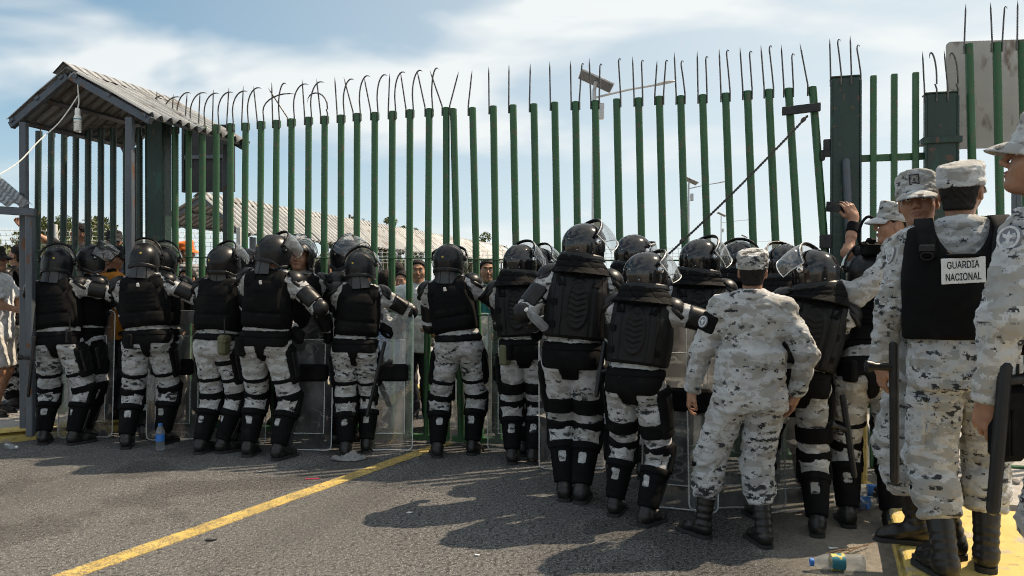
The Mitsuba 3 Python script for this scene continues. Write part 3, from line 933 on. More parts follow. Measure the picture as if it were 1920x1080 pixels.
# ------------------------------------------------------------------ solar street lamps
def lamp_post(label, px, d, ytop, armpx, army0, army1, boxy, s=1.0):
    t = thing('street_lamp', label, 'street lamp', None)
    b = at(px, d)
    zt = zat(ytop, d) - .25
    add('pole', tube([b, b + V(0, 0, zt * .5), b + V(0, 0, zt)], [.085, .075, .055], 12), 'lamp_grey', t)
    za, zb_ = zat(army0, d), zat(army1, d)
    e = at(armpx, d)
    add('arm', tube([b + V(0, 0, za), (b + e) / 2 + V(0, 0, (za + zb_) / 2 + .03), e + V(0, 0, zb_)], .03, 8), 'lamp_grey', t)
    hd = ell([0, 0, 0], [.34, .13, .055])
    hm = nets(lambda q: smax(hd(q), -.018 - q[:, 2], .01), [-.4, -.2, -.1], [.4, .2, .1], .03)
    x = unit(e - b + V(0, 0, zb_ - za))
    y = V(0, 1, 0)
    add('lamp_head', moved(hm, frame(e + V(0, 0, zb_) + x * .12, x, y, np.cross(x, y))), 'lamp_grey', t, smooth=True)
    # solar panel, tilted
    pt = b + V(.05, 0, zat(ytop, d))
    x = unit(V(.91, 0, -.42))
    y = unit(V(.22, .95, -.20))
    y = unit(y - x * (x @ y))
    Mx = frame(pt, x, y, np.cross(x, y))
    s *= 1.12
    pn = add('solar_panel', box([0, 0, 0], [.86 * s, .62 * s, .03], .004, Mx), 'solar', t, smooth=False)
    add('rim', cat(box([0, .315 * s, 0], [.88 * s, .02, .045], .003, Mx), box([0, -.315 * s, 0], [.88 * s, .02, .045], .003, Mx), box([.435 * s, 0, 0], [.02, .61 * s, .045], .003, Mx), box([-.435 * s, 0, 0], [.02, .61 * s, .045], .003, Mx)), 'lamp_grey', pn, smooth=False)
    add('stem', tube([b + V(0, 0, zt - .02), pt - V(0, 0, .02)], .05, 10), 'lamp_grey', t)
    zx = zat(boxy, d)
    add('battery_box', box([b[0] + .19, b[1], zx], [.16, .22, .42], .015), 'lamp_grey', t, smooth=False)


lamp_post('large solar street lamp behind the middle of the gate, tilted panel on top', 1114, 22, 152, 1238, 184, 158, 209)
lamp_post('smaller solar street lamp behind the gate, right of the large one', 1291, 46, 338, 1352, 354, 342, 370)
lamp_post('faint distant street lamp, just its head above the guards near the rope', 1352, 85, 402, 1415, 418, 411, 432)
lamp_post('farthest small street lamp, low behind the gate above the glossy helmets', 1395, 125, 443, 1441, 455, 452, 463)


# ------------------------------------------------------------------ welded mesh fence beyond
def mesh_fence(label, a, b, h, gap, zb=.12, seg_=2.4):
    t = thing('mesh_fence', label, 'fence')
    a, b = V(*a, 0), V(*b, 0)
    L = np.linalg.norm(b - a)
    u = unit(b - a)
    nrm = V(-u[1], u[0], 0)
    for i in range(int(L / seg_) + 1):
        p = a + u * min(i * seg_, L)
        add('post', box([p[0], p[1], zb + h / 2 + .03], [.06, .06, h + .06], .005), 'white_steel', t, smooth=False)
    for i in range(int(L / seg_)):
        ws = []
        for x in np.arange(.06, seg_ - .03, gap):
            p = a + u * (i * seg_ + x)
            ws.append(tube([p + V(0, 0, zb + .03), p + V(0, 0, zb + h - .22), p + V(0, 0, zb + h - .16) - nrm * .05, p + V(0, 0, zb + h - .1), p + V(0, 0, zb + h - .06) - nrm * .04, p + V(0, 0, zb + h)], .0035, 4, cap=False))
        for z, o in ((.1, 0), (.8, 0), (h - .22, 0), (h - .16, -.05), (h - .1, 0), (h - .03, 0)):
            p0 = a + u * (i * seg_ + .03) + nrm * o + V(0, 0, zb + z)
            ws.append(tube([p0, p0 + u * (seg_ - .06)], .004, 4, cap=False))
        k = add('mesh_panel', cat(ws), 'white_steel', t, smooth=60)
        labels[k] = {'kind': 'stuff'}


mesh_fence('white welded mesh fence at the left edge behind the capped man', (-8.6, 10.3), (-3.8, 9.9 + 1.4), 2.10, .07)
mesh_fence('white welded mesh fence far beyond the gate under the long canopy', (-6.5, 15.2), (3.2, 12.6), 1.95, .09)


# ------------------------------------------------------------------ trees beyond
def tree(label, px, d, ytop, w, ybase, seed, name='tree'):
    t = thing(name, label, 'tree')
    r = np.random.default_rng(seed)
    b = at(px, d)
    zt = zat(ytop, d)
    H = zt
    tr = [tube([b, b + V(.05 * H, 0, H * .3), b + V(.02 * H, .02 * H, H * .62)], [.035 * H, .026 * H, .012 * H], 8)]
    clumps = []
    for i in range(26):
        a = r.uniform(0, 2 * PI)
        rr = w * (r.uniform(.05, 1) ** .6)
        zz = H * r.uniform(.42, .93)
        rr *= math.sqrt(max(.12, 1 - ((zz / H - .62) / .38) ** 2))
        clumps.append((b + V(math.cos(a) * rr, math.sin(a) * rr, zz), w * r.uniform(.16, .34)))
    for c, _ in clumps[:12]:
        tr.append(tube([b + V(.04 * H, 0, H * r.uniform(.28, .5)), (b + c) / 2 + V(0, 0, c[2] / 2 - .05 * H + .1 * H), c], [.012 * H, .008 * H, .003 * H], 5))
    add('trunk', cat(tr), 'bark', t)
    vs, fs = [], []
    for c, cr in clumps:
        n = 190
        dirs = r.normal(size=(n, 3))
        dirs /= np.linalg.norm(dirs, axis=1, keepdims=True)
        P = c + dirs * cr * (r.uniform(.2, 1.1, (n, 1)) ** .5) * [1, 1, .75]
        s = w * .05 * r.uniform(.6, 1.4, (n, 1))
        A = r.normal(size=(n, 3))
        A /= np.linalg.norm(A, axis=1, keepdims=True)
        B = np.cross(A, r.normal(size=(n, 3)))
        B /= np.linalg.norm(B, axis=1, keepdims=True)
        o = len(vs) * 4 * 190 if False else sum(len(x) for x in vs)
        vs.append(np.stack([P - A * s, P + B * s * .5, P + A * s, P - B * s * .5], 1).reshape(-1, 3))
        i = o + np.arange(n)[:, None] * 4
        fs.append(np.hstack([i, i + 1, i + 2]))
        fs.append(np.hstack([i, i + 2, i + 3]))
    add('crown', trimesh.Trimesh(np.vstack(vs), np.vstack(fs), process=False), 'leaf', t, smooth=False)


tree('leafy tree behind the left fence, left of the climbing man', 112, 24, 388, 1.1, 500, 1)
tree('olive green tree behind the left fence, middle of three', 168, 26, 400, 1.3, 500, 2)
tree('low tree behind the left fence, beside the dark gate post', 212, 28, 420, 1.0, 500, 3)
tree('small tree top rising over the long canopy, leftmost there', 648, 42, 396, 1.1, 470, 4)
tree('broad tree top over the long canopy, second from the left there', 716, 46, 402, 1.9, 470, 5)
tree('tree top over the far part of the long canopy', 762, 50, 420, 1.6, 470, 6)
tree('small round tree at the far end of the long canopy', 905, 60, 434, 1.8, 470, 7)
tree('low bushy tree behind the mesh fence under the canopy', 880, 38, 470, 1.2, 500, 8)
tree('low wide tree behind the left mesh fence', 40, 30, 452, 2.6, 500, 9)
tree('dark low tree behind the mesh fence near the striped shirt', 560, 40, 474, 2.2, 500, 10)


# ------------------------------------------------------------------ litter
def bottle(label, p, L, yaw, crush, seed, cap='bottle_blue', lab='bottle_blue', upright=False, group=None, tilt=0):
    t = thing('plastic_bottle', label, 'bottle', group)
    R = L * .155
    pr = [(.001, 0), (R * .8, .002), (R, L * .05)] + [(R * (1 - .05 * (i % 2)), L * (.08 + .055 * i)) for i in range(11)] + [(R * .95, L * .72), (R * .62, L * .86), (R * .40, L * .90), (R * .40, L * .96), (.001, L * .965)]
    me = lathe(pr, 18)
    lb = lathe([(R * 1.012, L * .36), (R * 1.02, L * .37), (R * 1.02, L * .60), (R * 1.012, L * .61)], 18)
    cp = lathe([(R * .42, L * .925), (R * .48, L * .93), (R * .48, L * .995), (R * .3, L), (.001, L)], 14)
    out = []
    for m, mm, nm in ((me, 'bottle_clear', 'shell'), (lb, lab, 'wrapper'), (cp, cap, 'screw_cap')):
        v = np.array(m.vertices)
        if crush:
            nz = meshkit.fbm(v / L * 3.2 + seed * 5, 2, seed) - .5
            v[:, 0] *= 1 - crush * .75 * np.clip(nz + .45, 0, 1)
            v[:, 1] *= 1 + crush * .5 * nz
            v[:, 0] += crush * L * .14 * np.sin(v[:, 2] / L * 4 + seed)
        m2 = trimesh.Trimesh(v, m.faces, process=False)
        if not upright:
            m2.apply_transform(trimesh.transformations.rotation_matrix(PI / 2 + tilt, [1, 0, 0]))
        out.append((m2, mm, nm))
    zmin = min(m.vertices[:, 2].min() for m, _, _ in out)
    for m, mm, nm in out:
        m.apply_translation([0, 0, -zmin])
        m.apply_transform(rotz(yaw, p))
        add(nm, m, mm, t, smooth=45)
    return t


def gp(px, py, z=0.003):
    x, y = road_pt(px, py)
    return V(x, y, z)


bottle('half full clear water bottle standing by the boots at the left', gp(300, 846), .24, 20, 0, 1, upright=True)
bottle('crumpled clear plastic bottle lying by the left kerb', gp(8, 842), .16, 70, .5, 2, cap='white_plastic', lab='bottle_clear')
bottle('clear bottle with yellow and teal wrapper lying in front of the kerb island', gp(1622, 1074), .27, -96, .25, 3, lab='bottle_label', cap='bottle_blue')
for i, (px, py, yw, lab_) in enumerate(((1572, 945, 20, 'blue wrapped crushed bottle, leftmost in the heap by the last guard'), (1600, 930, 75, 'crushed bottle with blue wrapper on top right of the heap by the kerb island'),
                                        (1618, 948, -40, 'crushed clear bottle with blue wrapper at the front right of the heap'), (1590, 958, 110, 'crushed clear bottle at the very front of the heap by the kerb island'))):
    bottle(lab_, gp(px, py), .25, yw, .55, 11 + i, lab='bottle_blue')
for i, (px, py, s, c, l) in enumerate(((767, 963, .022, 'paper', 'tiny white paper scrap in the shadow on the asphalt'), (487, 886, .014, 'paper', 'tiny white scrap of paper near the left shadow edge'), (1794, 1000, .02, 'paper', 'white scrap on the yellow kerb island'),
                                       (1585, 975, .03, 'paper', 'white paper scrap in front of the crushed bottles'), (395, 1014, .035, 'dark_board', 'small black scrap on the sunlit asphalt'), (895, 1043, .018, 'paper', 'small pale scrap at the edge of the front shadow'), (1562, 1030, .03, 'paper', 'pale scrap on the dusty ground before the twigs'))):
    r = np.random.default_rng(i)
    a = np.sort(r.uniform(0, 2 * PI, 7))
    me = extrude(np.column_stack([np.cos(a), np.sin(a) * .6]) * s * r.uniform(.7, 1.1, (7, 1)), .004)
    me.apply_translation(gp(px, py, .16 if px == 1794 else .004))
    add('litter_scrap', me, c, smooth=False, label=l, category='litter')
me = tube([gp(572, 900, .006), gp(598, 899, .007)], .004, 6)
add('stick', me, 'pink', label='thin red stick lying by the yellow lane line', category='stick')
for i, (a, b) in enumerate((((1556, 1046), (1628, 1030)), ((1550, 1042), (1600, 1040)), ((1570, 1050), (1640, 1024)))):
    p, q = gp(*a, .012), gp(*b, .02)
    add('twig', tube([p, (p + q) / 2 + V(.01, .0, .012), q], [.003, .0042, .0015], 6), 'twig', label='thin dry twig on the dusty ground before the kerb island', category='twig', group='dry twigs before the kerb island')
# dark rag
r = np.random.default_rng(5)
g = np.stack(np.meshgrid(np.linspace(-.16, .16, 26), np.linspace(-.10, .10, 20), indexing='ij'), -1)
hh = meshkit.fbm(np.dstack([g * 14, g[..., :1] * 0]), 3, 4)
edge = np.clip(1 - (np.abs(g[..., 0]) / .16) ** 3, 0, 1) * np.clip(1 - (np.abs(g[..., 1]) / .10) ** 3, 0, 1)
rr_ = np.hypot(g[..., 0] / .16, g[..., 1] / .10)
sq = 1 / np.maximum(1, rr_ / (.75 + .5 * meshkit.fbm(np.dstack([g * 9, g[..., :1] * 0 + 3]), 2, 8)))
G = np.dstack([g[..., 0] * sq * .9 + .05 * (hh - .5), g[..., 1] * sq * .9 + .06 * (hh - .5), .006 + .16 * np.abs(hh - .45) * 2 * edge])
rag = sheet(G, .004)
rag.apply_translation(gp(655, 862))
add('rag', rag, 'cloth_grey', smooth=50, label='crumpled grey cloth on the asphalt by the boots of a guard', category='cloth')
# rubble on the pavement behind the island
rr = np.random.default_rng(12)
for i in range(16):
    p = c0 + n2 * rr.uniform(.55, 1.7) + d2 * rr.uniform(.05, .95)
    s = rr.uniform(.02, .055)
    m = trimesh.creation.icosphere(subdivisions=1)
    m.vertices *= rr.uniform(.6, 1.25, (len(m.vertices), 1)) * [s, s * .8, s * .5]
    m.apply_translation([p[0], p[1], .06 + s * .3])
    add('stone', m, 'pavement' if i % 3 else 'kerb_paint', smooth=False, label='broken lump of concrete among the rubble behind the kerb island', category='rubble', group='rubble behind the kerb island')
# yellow steel bollard plate by the gate post
p = at(1609, 5.75)
yb = thing('bollard', 'flat yellow steel stop standing by the foot of the wide post', 'bollard')
add('plate', box([p[0], p[1], zat(728, 5.75) / 2], [.05, .22, zat(728, 5.75)], .012), 'kerb_paint', yb, smooth=False)
add('foot', box([p[0], p[1], .012], [.16, .3, .02], .004), 'kerb_paint', yb, smooth=False)


# ------------------------------------------------------------------ people: skeleton
def rot(axis, deg):
    return trimesh.transformations.rotation_matrix(math.radians(deg), axis)[:3, :3]


def ik(a, b, la, lb, pole):
    """middle joint of a two-bone limb from a to b, bending towards pole"""
    d = b - a
    L = np.linalg.norm(d)
    u = d / L
    if L > (la + lb) * .995:
        b = a + u * (la + lb) * .995
        L = (la + lb) * .995
    x = (la * la - lb * lb + L * L) / (2 * L)
    h = math.sqrt(max(la * la - x * x, 1e-6))
    p = np.asarray(pole, float)
    p = unit(p - u * (p @ u))
    return a + u * x + p * h, b


class Skel:
    pass


def skeleton(s, feet, hands=(None, None), elbows=(None, None), crouch=0.0, shift=(0, 0), lean=0.0, side=0.0, twist=0.0, head=(0, 0, 0), hipyaw=0.0, heel=(0, 0), kneepole=(None, None), z0=0.0, crane=(0, 0, 0)):
    k = Skel()
    k.s = s
    k.pel = V(shift[0], shift[1], (.935 - crouch) * s)
    k.Rp = rot([0, 0, 1], -hipyaw) @ rot([1, 0, 0], -lean * .35) @ rot([0, 1, 0], side * .3)
    k.Rt = rot([0, 0, 1], -twist) @ rot([1, 0, 0], -lean) @ rot([0, 1, 0], side)
    tp = lambda x, y, z: k.pel + k.Rt @ (V(x, y, z) * s)
    k.tp = tp
    k.neck = tp(0, -.015, .535)
    k.sh = [tp(-.182, -.005, .475), tp(.182, -.005, .475)]
    k.Rh = rot([0, 0, 1], -head[0]) @ rot([1, 0, 0], head[1]) @ rot([0, 1, 0], head[2])
    k.hc = k.neck + V(0, 0, .05) * s + (k.Rh @ V(0, .03, .105)) * s + V(*crane)
    k.hip = [k.pel + k.Rp @ (V(sg * .092, 0, -.03) * s) for sg in (-1, 1)]
    k.knee, k.ank, k.fdir, k.elb, k.wri, k.toe = [], [], [], [], [], []
    for i in (0, 1):
        fx, fy, fyaw = feet[i][:3]
        fd = rot([0, 0, 1], -fyaw) @ V(0, 1, 0)
        k.fdir.append(fd)
        hl = heel[i]
        an = V(fx, fy, 0) - fd * .06 * s + V(0, 0, (.085 + hl) * s)
        pole = fd if kneepole[i] is None else V(*kneepole[i])
        kn, an = ik(k.hip[i], an, .435 * s, .415 * s, pole)
        k.knee.append(kn)
        k.ank.append(an)
    for i, sg in enumerate((-1, 1)):
        S = k.sh[i]
        tgt = V(*hands[i]) * s if hands[i] is not None else S + k.Rt @ (V(sg * .085, .06, -.535) * s)
        pole = V(*elbows[i]) if elbows[i] is not None else k.Rt @ V(sg * .5, -1, -.2)
        e, w = ik(S, tgt, .295 * s, .265 * s, pole)
        k.elb.append(e)
        k.wri.append(w)
    return k


def finger_hand(wrist, dirv, palm, s, sg, curl=.5, spread=.0, rad=0.0, thumb_in=.4):
    """open or curled hand: palm block, four fingers of three bones, thumb from the palm's side.
    dirv: towards the knuckles, palm: palm normal, sg: -1 left hand, 1 right hand"""
    z = unit(dirv)
    n = unit(palm - z * (palm @ z))
    x = np.cross(n, z) * sg           # towards the thumb's side
    P = lambda a, b, c: wrist + (x * a + n * b + z * c) * s
    fs = [seg(P(.010, 0, .0), P(.014, 0, .045), .026 * s + rad, .024 * s + rad)]
    fs.append(blend([seg(P(.026, -.002, .03), P(.030, -.004, .088), .0135 * s + rad, .012 * s + rad), seg(P(.009, -.003, .02), P(.010, -.006, .092), .0145 * s + rad, .0125 * s + rad),
                     seg(P(-.010, -.002, .02), P(-.011, -.004, .088), .0140 * s + rad, .012 * s + rad), seg(P(-.026, 0, .025), P(-.030, 0, .080), .0130 * s + rad, .011 * s + rad)], .012))
    palmf = blend(fs, .015)
    fing = []
    for j, (bx, bz, L, r) in enumerate(((.030, .088, .072, .0088), (.010, .093, .080, .0090), (-.011, .089, .074, .0086), (-.030, .080, .058, .0078))):
        c = curl * (1 + .18 * (j - 1)) + .05 * j
        a = 0.0
        p0 = P(bx, -.004, bz)
        for q, (fl, ca) in enumerate(((.44, .9), (.31, 1.25), (.25, .8))):
            a += c * ca
            d = z * math.cos(a) + n * math.sin(a) + x * spread * (.5 - j * .33)
            p1 = p0 + unit(d) * L * fl * s
            fing.append(seg(p0, p1, r * s * (1 - .07 * q) + rad, r * s * (1 - .07 * (q + 1)) + rad))
            p0 = p1
    t0, t1 = P(.022, .006, .018), P(.048, .018, .048)
    t2 = t1 + (x * (.5 - thumb_in) + n * .35 + z * .9) * .032 * s
    t3 = t2 + (x * (.2 - thumb_in) + n * .45 + z * .9) * .026 * s
    th = blend([seg(t0, t1, .0165 * s + rad, .0125 * s + rad), seg(t1, t2, .0115 * s + rad, .0105 * s + rad), seg(t2, t3, .0102 * s + rad, .0085 * s + rad)], .006)

    def f(p):
        d = palmf(p)
        g = fing[0](p)
        for h in fing[1:]:
            g = np.minimum(g, h(p))
        return smin(smin(d, g, .006), th(p), .010)
    return f


def head_field(k):
    s = k.s
    R, c = k.Rh, k.hc
    E = lambda ctr, r: ell(np.array(ctr) * s, np.array(r) * s)
    S = lambda a, b, ra, rb=None: seg(np.array(a) * s, np.array(b) * s, ra * s, (rb or ra) * s)
    base = blend([E((0, -.014, .032), (.077, .097, .093)), E((0, .024, -.04), (.060, .066, .074)), E((0, .068, -.090), (.030, .022, .020)),
                  E((-.040, .052, -.022), (.028, .032, .030)), E((.040, .052, -.022), (.028, .032, .030))], .03 * s)
    brow = blend([S((-.036, .078, .034), (-.008, .088, .034), .012), S((.036, .078, .034), (.008, .088, .034), .012)], .01)
    nose = blend([S((0, .090, .022), (0, .112, -.022), .0075, .0115), E((-.011, .100, -.029), (.009, .011, .008)), E((.011, .100, -.029), (.009, .011, .008))], .008)
    lipf = blend([E((0, .088, -.053), (.024, .012, .007)), E((0, .086, -.064), (.021, .012, .008))], .004)
    ears = [E((sg * .079, -.012, -.003), (.010, .021, .034)) for sg in (-1, 1)]
    earh = [E((sg * .089, -.006, -.001), (.007, .011, .020)) for sg in (-1, 1)]
    sock = [E((sg * .032, .097, .014), (.021, .017, .014)) for sg in (-1, 1)]
    lid = [E((sg * .032, .074, .013), (.017, .0155, .0150)) for sg in (-1, 1)]
    lidr = [E((sg * .032, .088, .0105), (.014, .012, .0058)) for sg in (-1, 1)]

    def f(p):
        q = (p - c.astype(np.float32)) @ R.astype(np.float32)
        d = base(q)
        d = smin(d, brow(q), .012 * s)
        for g in sock:
            d = smax(d, -g(q), .012 * s)
        for g, h in zip(lid, lidr):
            d = smin(d, np.maximum(g(q), -h(q)), .003)
        d = smin(d, nose(q), .010 * s)
        d = smin(d, lipf(q), .006 * s)
        for g, h in zip(ears, earh):
            d = smin(d, smax(g(q), -h(q), .006), .008 * s)
        return d
    nk = blend([seg(k.hc + R @ (V(0, -.03, -.05) * s), k.neck + V(0, 0, -.02), .054 * s, .060 * s)], .01)
    return lambda p: smin(f(p), nk(p), .035 * s)


def hp(k, x, y, z):
    return k.hc + k.Rh @ (V(x, y, z) * k.s)


# torso field in torso coordinates
def torso_field(k, g=0.0, hem=None, w=1.0):
    s = k.s
    Rt, Rp, o = k.Rt.astype(np.float32), k.Rp.astype(np.float32), k.pel.astype(np.float32)
    A = lambda v: np.array(v) * s
    up = blend([ell(A((0, .005, .35)), A((.165 * w + g, .118 + g, .20 + g))), ell(A((0, -.005, .44)), A((.165 * w + g, .10 + g, .12 + g))), ell(A((0, .01, .18)), A((.148 * w + g, .112 + g, .17 + g))),
                seg(A((-.155, -.01, .458)), A((.155, -.01, .458)), (.055 + g) * s), seg(A((-.05, -.025, .515)), A((-.165, -.01, .468)), .030 * s + g * .7), seg(A((.05, -.025, .515)), A((.165, -.01, .468)), .030 * s + g * .7)], .06 * s)
    lo = blend([ell(A((0, .0, .02)), A((.165 * w + g, .122 + g, .15 + g))), ell(A((-.075, -.045, -.03)), A((.09 + g, .09 + g, .10 + g))), ell(A((.075, -.045, -.03)), A((.09 + g, .09 + g, .10 + g)))], .05 * s)

    def f(p):
        q = p - o
        d = smin(up(q @ Rt), lo(q @ Rp), .07 * s)
        return d
    return f


def bounds(pts, pad):
    P = np.array(pts)
    return P.min(0) - pad, P.max(0) + pad


def shell_field(a, b, front, side, R0, R1, t0, t1, amid=0.0, ahalf=180.0, k=.008, bulge=0.0):
    """solid sleeve round the bone a-b between t0 and t1 metres, over the angles amid +- ahalf (0 = front, 90 = towards side)"""
    ax = unit(b - a)
    L = np.linalg.norm(b - a)
    f_ = unit(front - ax * (front @ ax))
    s_ = np.cross(ax, f_)
    if s_ @ side < 0:
        s_ = -s_
    am, ah = math.radians(amid), math.radians(ahalf)
    A, X, F, S = (v.astype(np.float32) for v in (np.asarray(a, float), ax, f_, s_))

    def g(p):
        q = p - A
        t = q @ X
        qf, qs = q @ F, q @ S
        rad = np.sqrt(qf * qf + qs * qs)
        u = np.clip(t / L, -.2, 1.2)
        R = R0 + (R1 - R0) * u + bulge * np.sin(np.clip(u, 0, 1) * PI)
        d = smax(rad - R, smax(t0 - t, t - t1, k), k)
        if ahalf < 179:
            da = np.abs((np.arctan2(qs, qf) - am + PI) % (2 * PI) - PI) - ah
            d = smax(d, da * R, k)
        return d
    return g


def union(*fs):
    def f(p):
        d = fs[0](p)
        for g in fs[1:]:
            d = np.minimum(d, g(p))
        return d
    return f


def minus(f0, *gs, k=.006):
    def f(p):
        d = f0(p)
        for g in gs:
            d = smax(d, -g(p), k)
        return d
    return f


GREY = {}


class Builder:
    """builds one person at a place: every part a mesh of its own"""

    def __init__(self, label, pos, yaw, H, feet=None, group=None, z0=0.0, res=.013, seed=0, name='person', **pose):
        self.key = thing(name, label, 'person', group)
        self.M = rotz(-yaw, V(pos[0], pos[1], z0))
        inv = np.linalg.inv(self.M)
        self.s = H / 1.75
        if feet is not None and len(feet[0]) >= 2 and feet[0][0] is not None and abs(feet[0][0]) > 4:
            fl = []
            for f in feet:                        # sole centre given as a point of the photograph's ground
                x, y = road_pt(f[0], f[1]) if z0 == 0 else tuple(V(f[0] - 960, FOC)[:2] * (CAMH - z0) / (f[1] - 535))
                q = inv @ V(x, y, 0, 1)
                fl.append((q[0], q[1], f[2] if len(f) > 2 else 0))
            feet = fl
        self.k = skeleton(self.s, feet or ((-.13, 0, -12), (.13, 0, 12)), **pose)
        self.res, self.seed = res, seed
        self.up = {}
        self.vg = 0.0

    def world(self, p):
        return (self.M @ np.append(p, 1))[:3]

    def add(self, name, mesh, m, parent=None, smooth=True, **kw):
        if len(mesh.faces) < 4:
            return None
        return add(name, moved(mesh, self.M), m, parent or self.key, smooth=smooth, **kw)

    # ---- the body itself
    def body(self, hands=True, face=True, hand_opts=((), ()), fine=.006, skin='skin', legs=False, glove=False):
        k, s = self.k, self.s
        core = [torso_field(k, -.02)]
        for i in (0, 1):
            core += [seg(k.sh[i], k.elb[i], .045 * s, .038 * s), seg(k.elb[i], k.wri[i], .038 * s, .026 * s), seg(k.hip[i], k.knee[i], .078 * s, .05 * s),
                     seg(k.knee[i], k.ank[i], .048 * s, .034 * s), seg(k.ank[i], k.ank[i] + k.fdir[i] * .1 - V(0, 0, .03), .032 * s, .03 * s)]
        core.append(seg(k.neck, k.hc, .05 * s))
        pts = [k.pel, k.neck, k.hc, *k.elb, *k.wri, *k.knee, *k.ank]
        lo, hi = bounds(pts, .2)
        ms = [nets(blend(core, .04), lo, hi, .028)]
        if face:
            lo, hi = bounds([k.hc, k.neck], .14)
            ms.append(nets(head_field(k), lo, hi, fine))
        if hands:
            for i, sg in enumerate((-1, 1)):
                o = dict(hand_opts[i] or {})
                fore = unit(k.wri[i] - k.elb[i])
                dirv = V(*o.pop('dir')) if 'dir' in o else fore
                palm = V(*o.pop('palm')) if 'palm' in o else (k.Rt @ V(-sg * 1.0, .2, 0))
                hf = finger_hand(k.wri[i], dirv, palm, s, sg, **o)
                wr = seg(k.elb[i] + (k.wri[i] - k.elb[i]) * .45, k.wri[i] + dirv * .01, .036 * s, .0265 * s)
                lo, hi = bounds([k.wri[i], k.wri[i] + unit(dirv) * .12 * s, k.elb[i] + (k.wri[i] - k.elb[i]) * .45], .085)
                ms.append(nets(lambda p: smin(hf(p), wr(p), .02), lo, hi, min(fine, .0055)))
        return self.add('body', cat(ms), skin)

    def face_details(self):
        k = self.k
        for sg in (-1, 1):
            e = trimesh.creation.icosphere(subdivisions=2, radius=.0135 * self.s)
            e.apply_translation(hp(k, sg * .032, .0745, .012))
            ek = self.add('eye', e, 'eye_white')
            e = trimesh.creation.icosphere(subdivisions=2, radius=.0068 * self.s)
            e.apply_translation(hp(k, sg * .032 + self.up.get('gaze', 0), .0832, .0115))
            self.add('iris', e, 'eye_dark', ek)
            b = [hp(k, sg * x, y, z) for x, y, z in ((.012, .098, .034), (.026, .0975, .040), (.040, .087, .038), (.050, .074, .031))]
            self.add('eyebrow', tube(smoothline(b, 12), np.interp(np.linspace(0, 1, 12), [0, .3, 1], [.0032, .0042, .0015]) * self.s, 6), 'hair')
        lp = blend([ell(V(0, .0895, -.0535) * self.s, V(.0225, .0120, .0055) * self.s), ell(V(0, .0885, -.0630) * self.s, V(.0195, .0115, .0062) * self.s)], .002)
        R, c = k.Rh, k.hc
        self.add('lips', nets(lambda p: lp((p - c.astype(np.float32)) @ R.astype(np.float32)), *bounds([hp(k, 0, .09, -.058)], .04), .003), 'lips')

    def hair(self, low=-.055, front=.055, m='hair', th=.006):
        k, s = self.k, self.s
        R, c = k.Rh.astype(np.float32), k.hc.astype(np.float32)
        e = ell(V(0, -.014, .032) * s, V(.077 + th, .097 + th, .093 + th) * s)
        nk = seg(V(0, -.045, -.02) * s, V(0, -.055, -.075) * s, (.052 + th) * s)
        low2 = low * s

        def f(p):
            q = (p - c) @ R
            d = smin(e(q), nk(q), .03)
            line = low2 + np.clip((q[:, 1] + .055 * s) / (.10 * s), 0, 1.3) * .115 * s
            d = smax(d, line - q[:, 2], .008)
            ear = np.sqrt((np.abs(q[:, 0]) - .085 * s) ** 2 + (q[:, 1] + .010 * s) ** 2 + (q[:, 2] + .012 * s) ** 2) - .040 * s
            return smax(d, -ear, .006)
        m_ = nets(f, *bounds([k.hc], .15), .007)
        return self.add('hair', folds(m_, .006, self.seed, (60, 60, 30)), m)

    def cap(self, m='camo', brim_yaw=0, badge=False, tilt=6):
        k, s = self.k, self.s
        Rc = k.Rh @ rot([1, 0, 0], tilt)
        R, c = Rc.astype(np.float32), (k.hc + k.Rh @ (V(0, -.008, .062) * s)).astype(np.float32)

        def f(p):
            q = (p - c) @ R
            z = q[:, 2] / s
            g = 1 + .03 * np.clip(z / .07, -1, 1.2)
            rx, ry = .0895 * s * g, .111 * s * g
            kk = np.sqrt((q[:, 0] / rx) ** 2 + (q[:, 1] / ry) ** 2)
            d = (kk - 1) * rx
            top = q[:, 2] - (.072 - .012 * kk ** 2 + .016 * (q[:, 1] / ry)) * s
            d = smax(d, top, .016 * s)
            d = smax(d, -.030 * s - q[:, 2], .004)
            return smin(d, np.maximum(np.abs(d) - .001, np.maximum(-.03 * s - q[:, 2], q[:, 2] + .006 * s)) - .0035, .002)
        cr = nets(f, *bounds([k.hc + k.Rh @ (V(0, 0, .075) * s)], .15), .006)
        cr = folds(cr, .007, self.seed + 3, (22, 22, 34))
        ck = self.add('cap', cr, m)
        # brim
        G = np.zeros((19, 7, 3))
        for i, a in enumerate(np.linspace(-68, 68, 19)):
            for j, t in enumerate(np.linspace(0, 1, 7)):
                aa = math.radians(a)
                L = (.068 * math.cos(aa * 1.15) ** .7) * t
                x = math.sin(aa) * (.088 + .35 * L)
                y = math.cos(aa) * .109 + L
                z = -.024 - .030 * t * math.cos(aa * 1.1) - .16 * x * x / .1 - .02 * t * t
                G[i, j] = np.asarray(c, float) + Rc @ (V(x, y, z) * s)
        self.add('brim', sheet(G, .005), m, ck)
        if badge:
            bx = []
            mk = frame(np.asarray(c, float) + Rc @ (V(.0, .1125, .024) * s), Rc @ V(-1, 0, 0), Rc @ V(0, .1, 1), Rc @ V(0, 1, -.1))
            fr = extrude(sbox(-.021, -.024, .021, .024).buffer(.001).difference(sbox(-.017, -.020, .017, .020)), .003)
            marks = [fr] + [moved(extrude([(0, .012), (.006, -.008), (.0025, -.008), (0, .003), (-.0025, -.008), (-.006, -.008)], .003), np.eye(4)), extrude(sbox(-.012, -.0165, .012, -.0125), .003), extrude(sbox(-.013, .012, -.009, .015), .003), extrude(sbox(.009, .012, .013, .015), .003)]
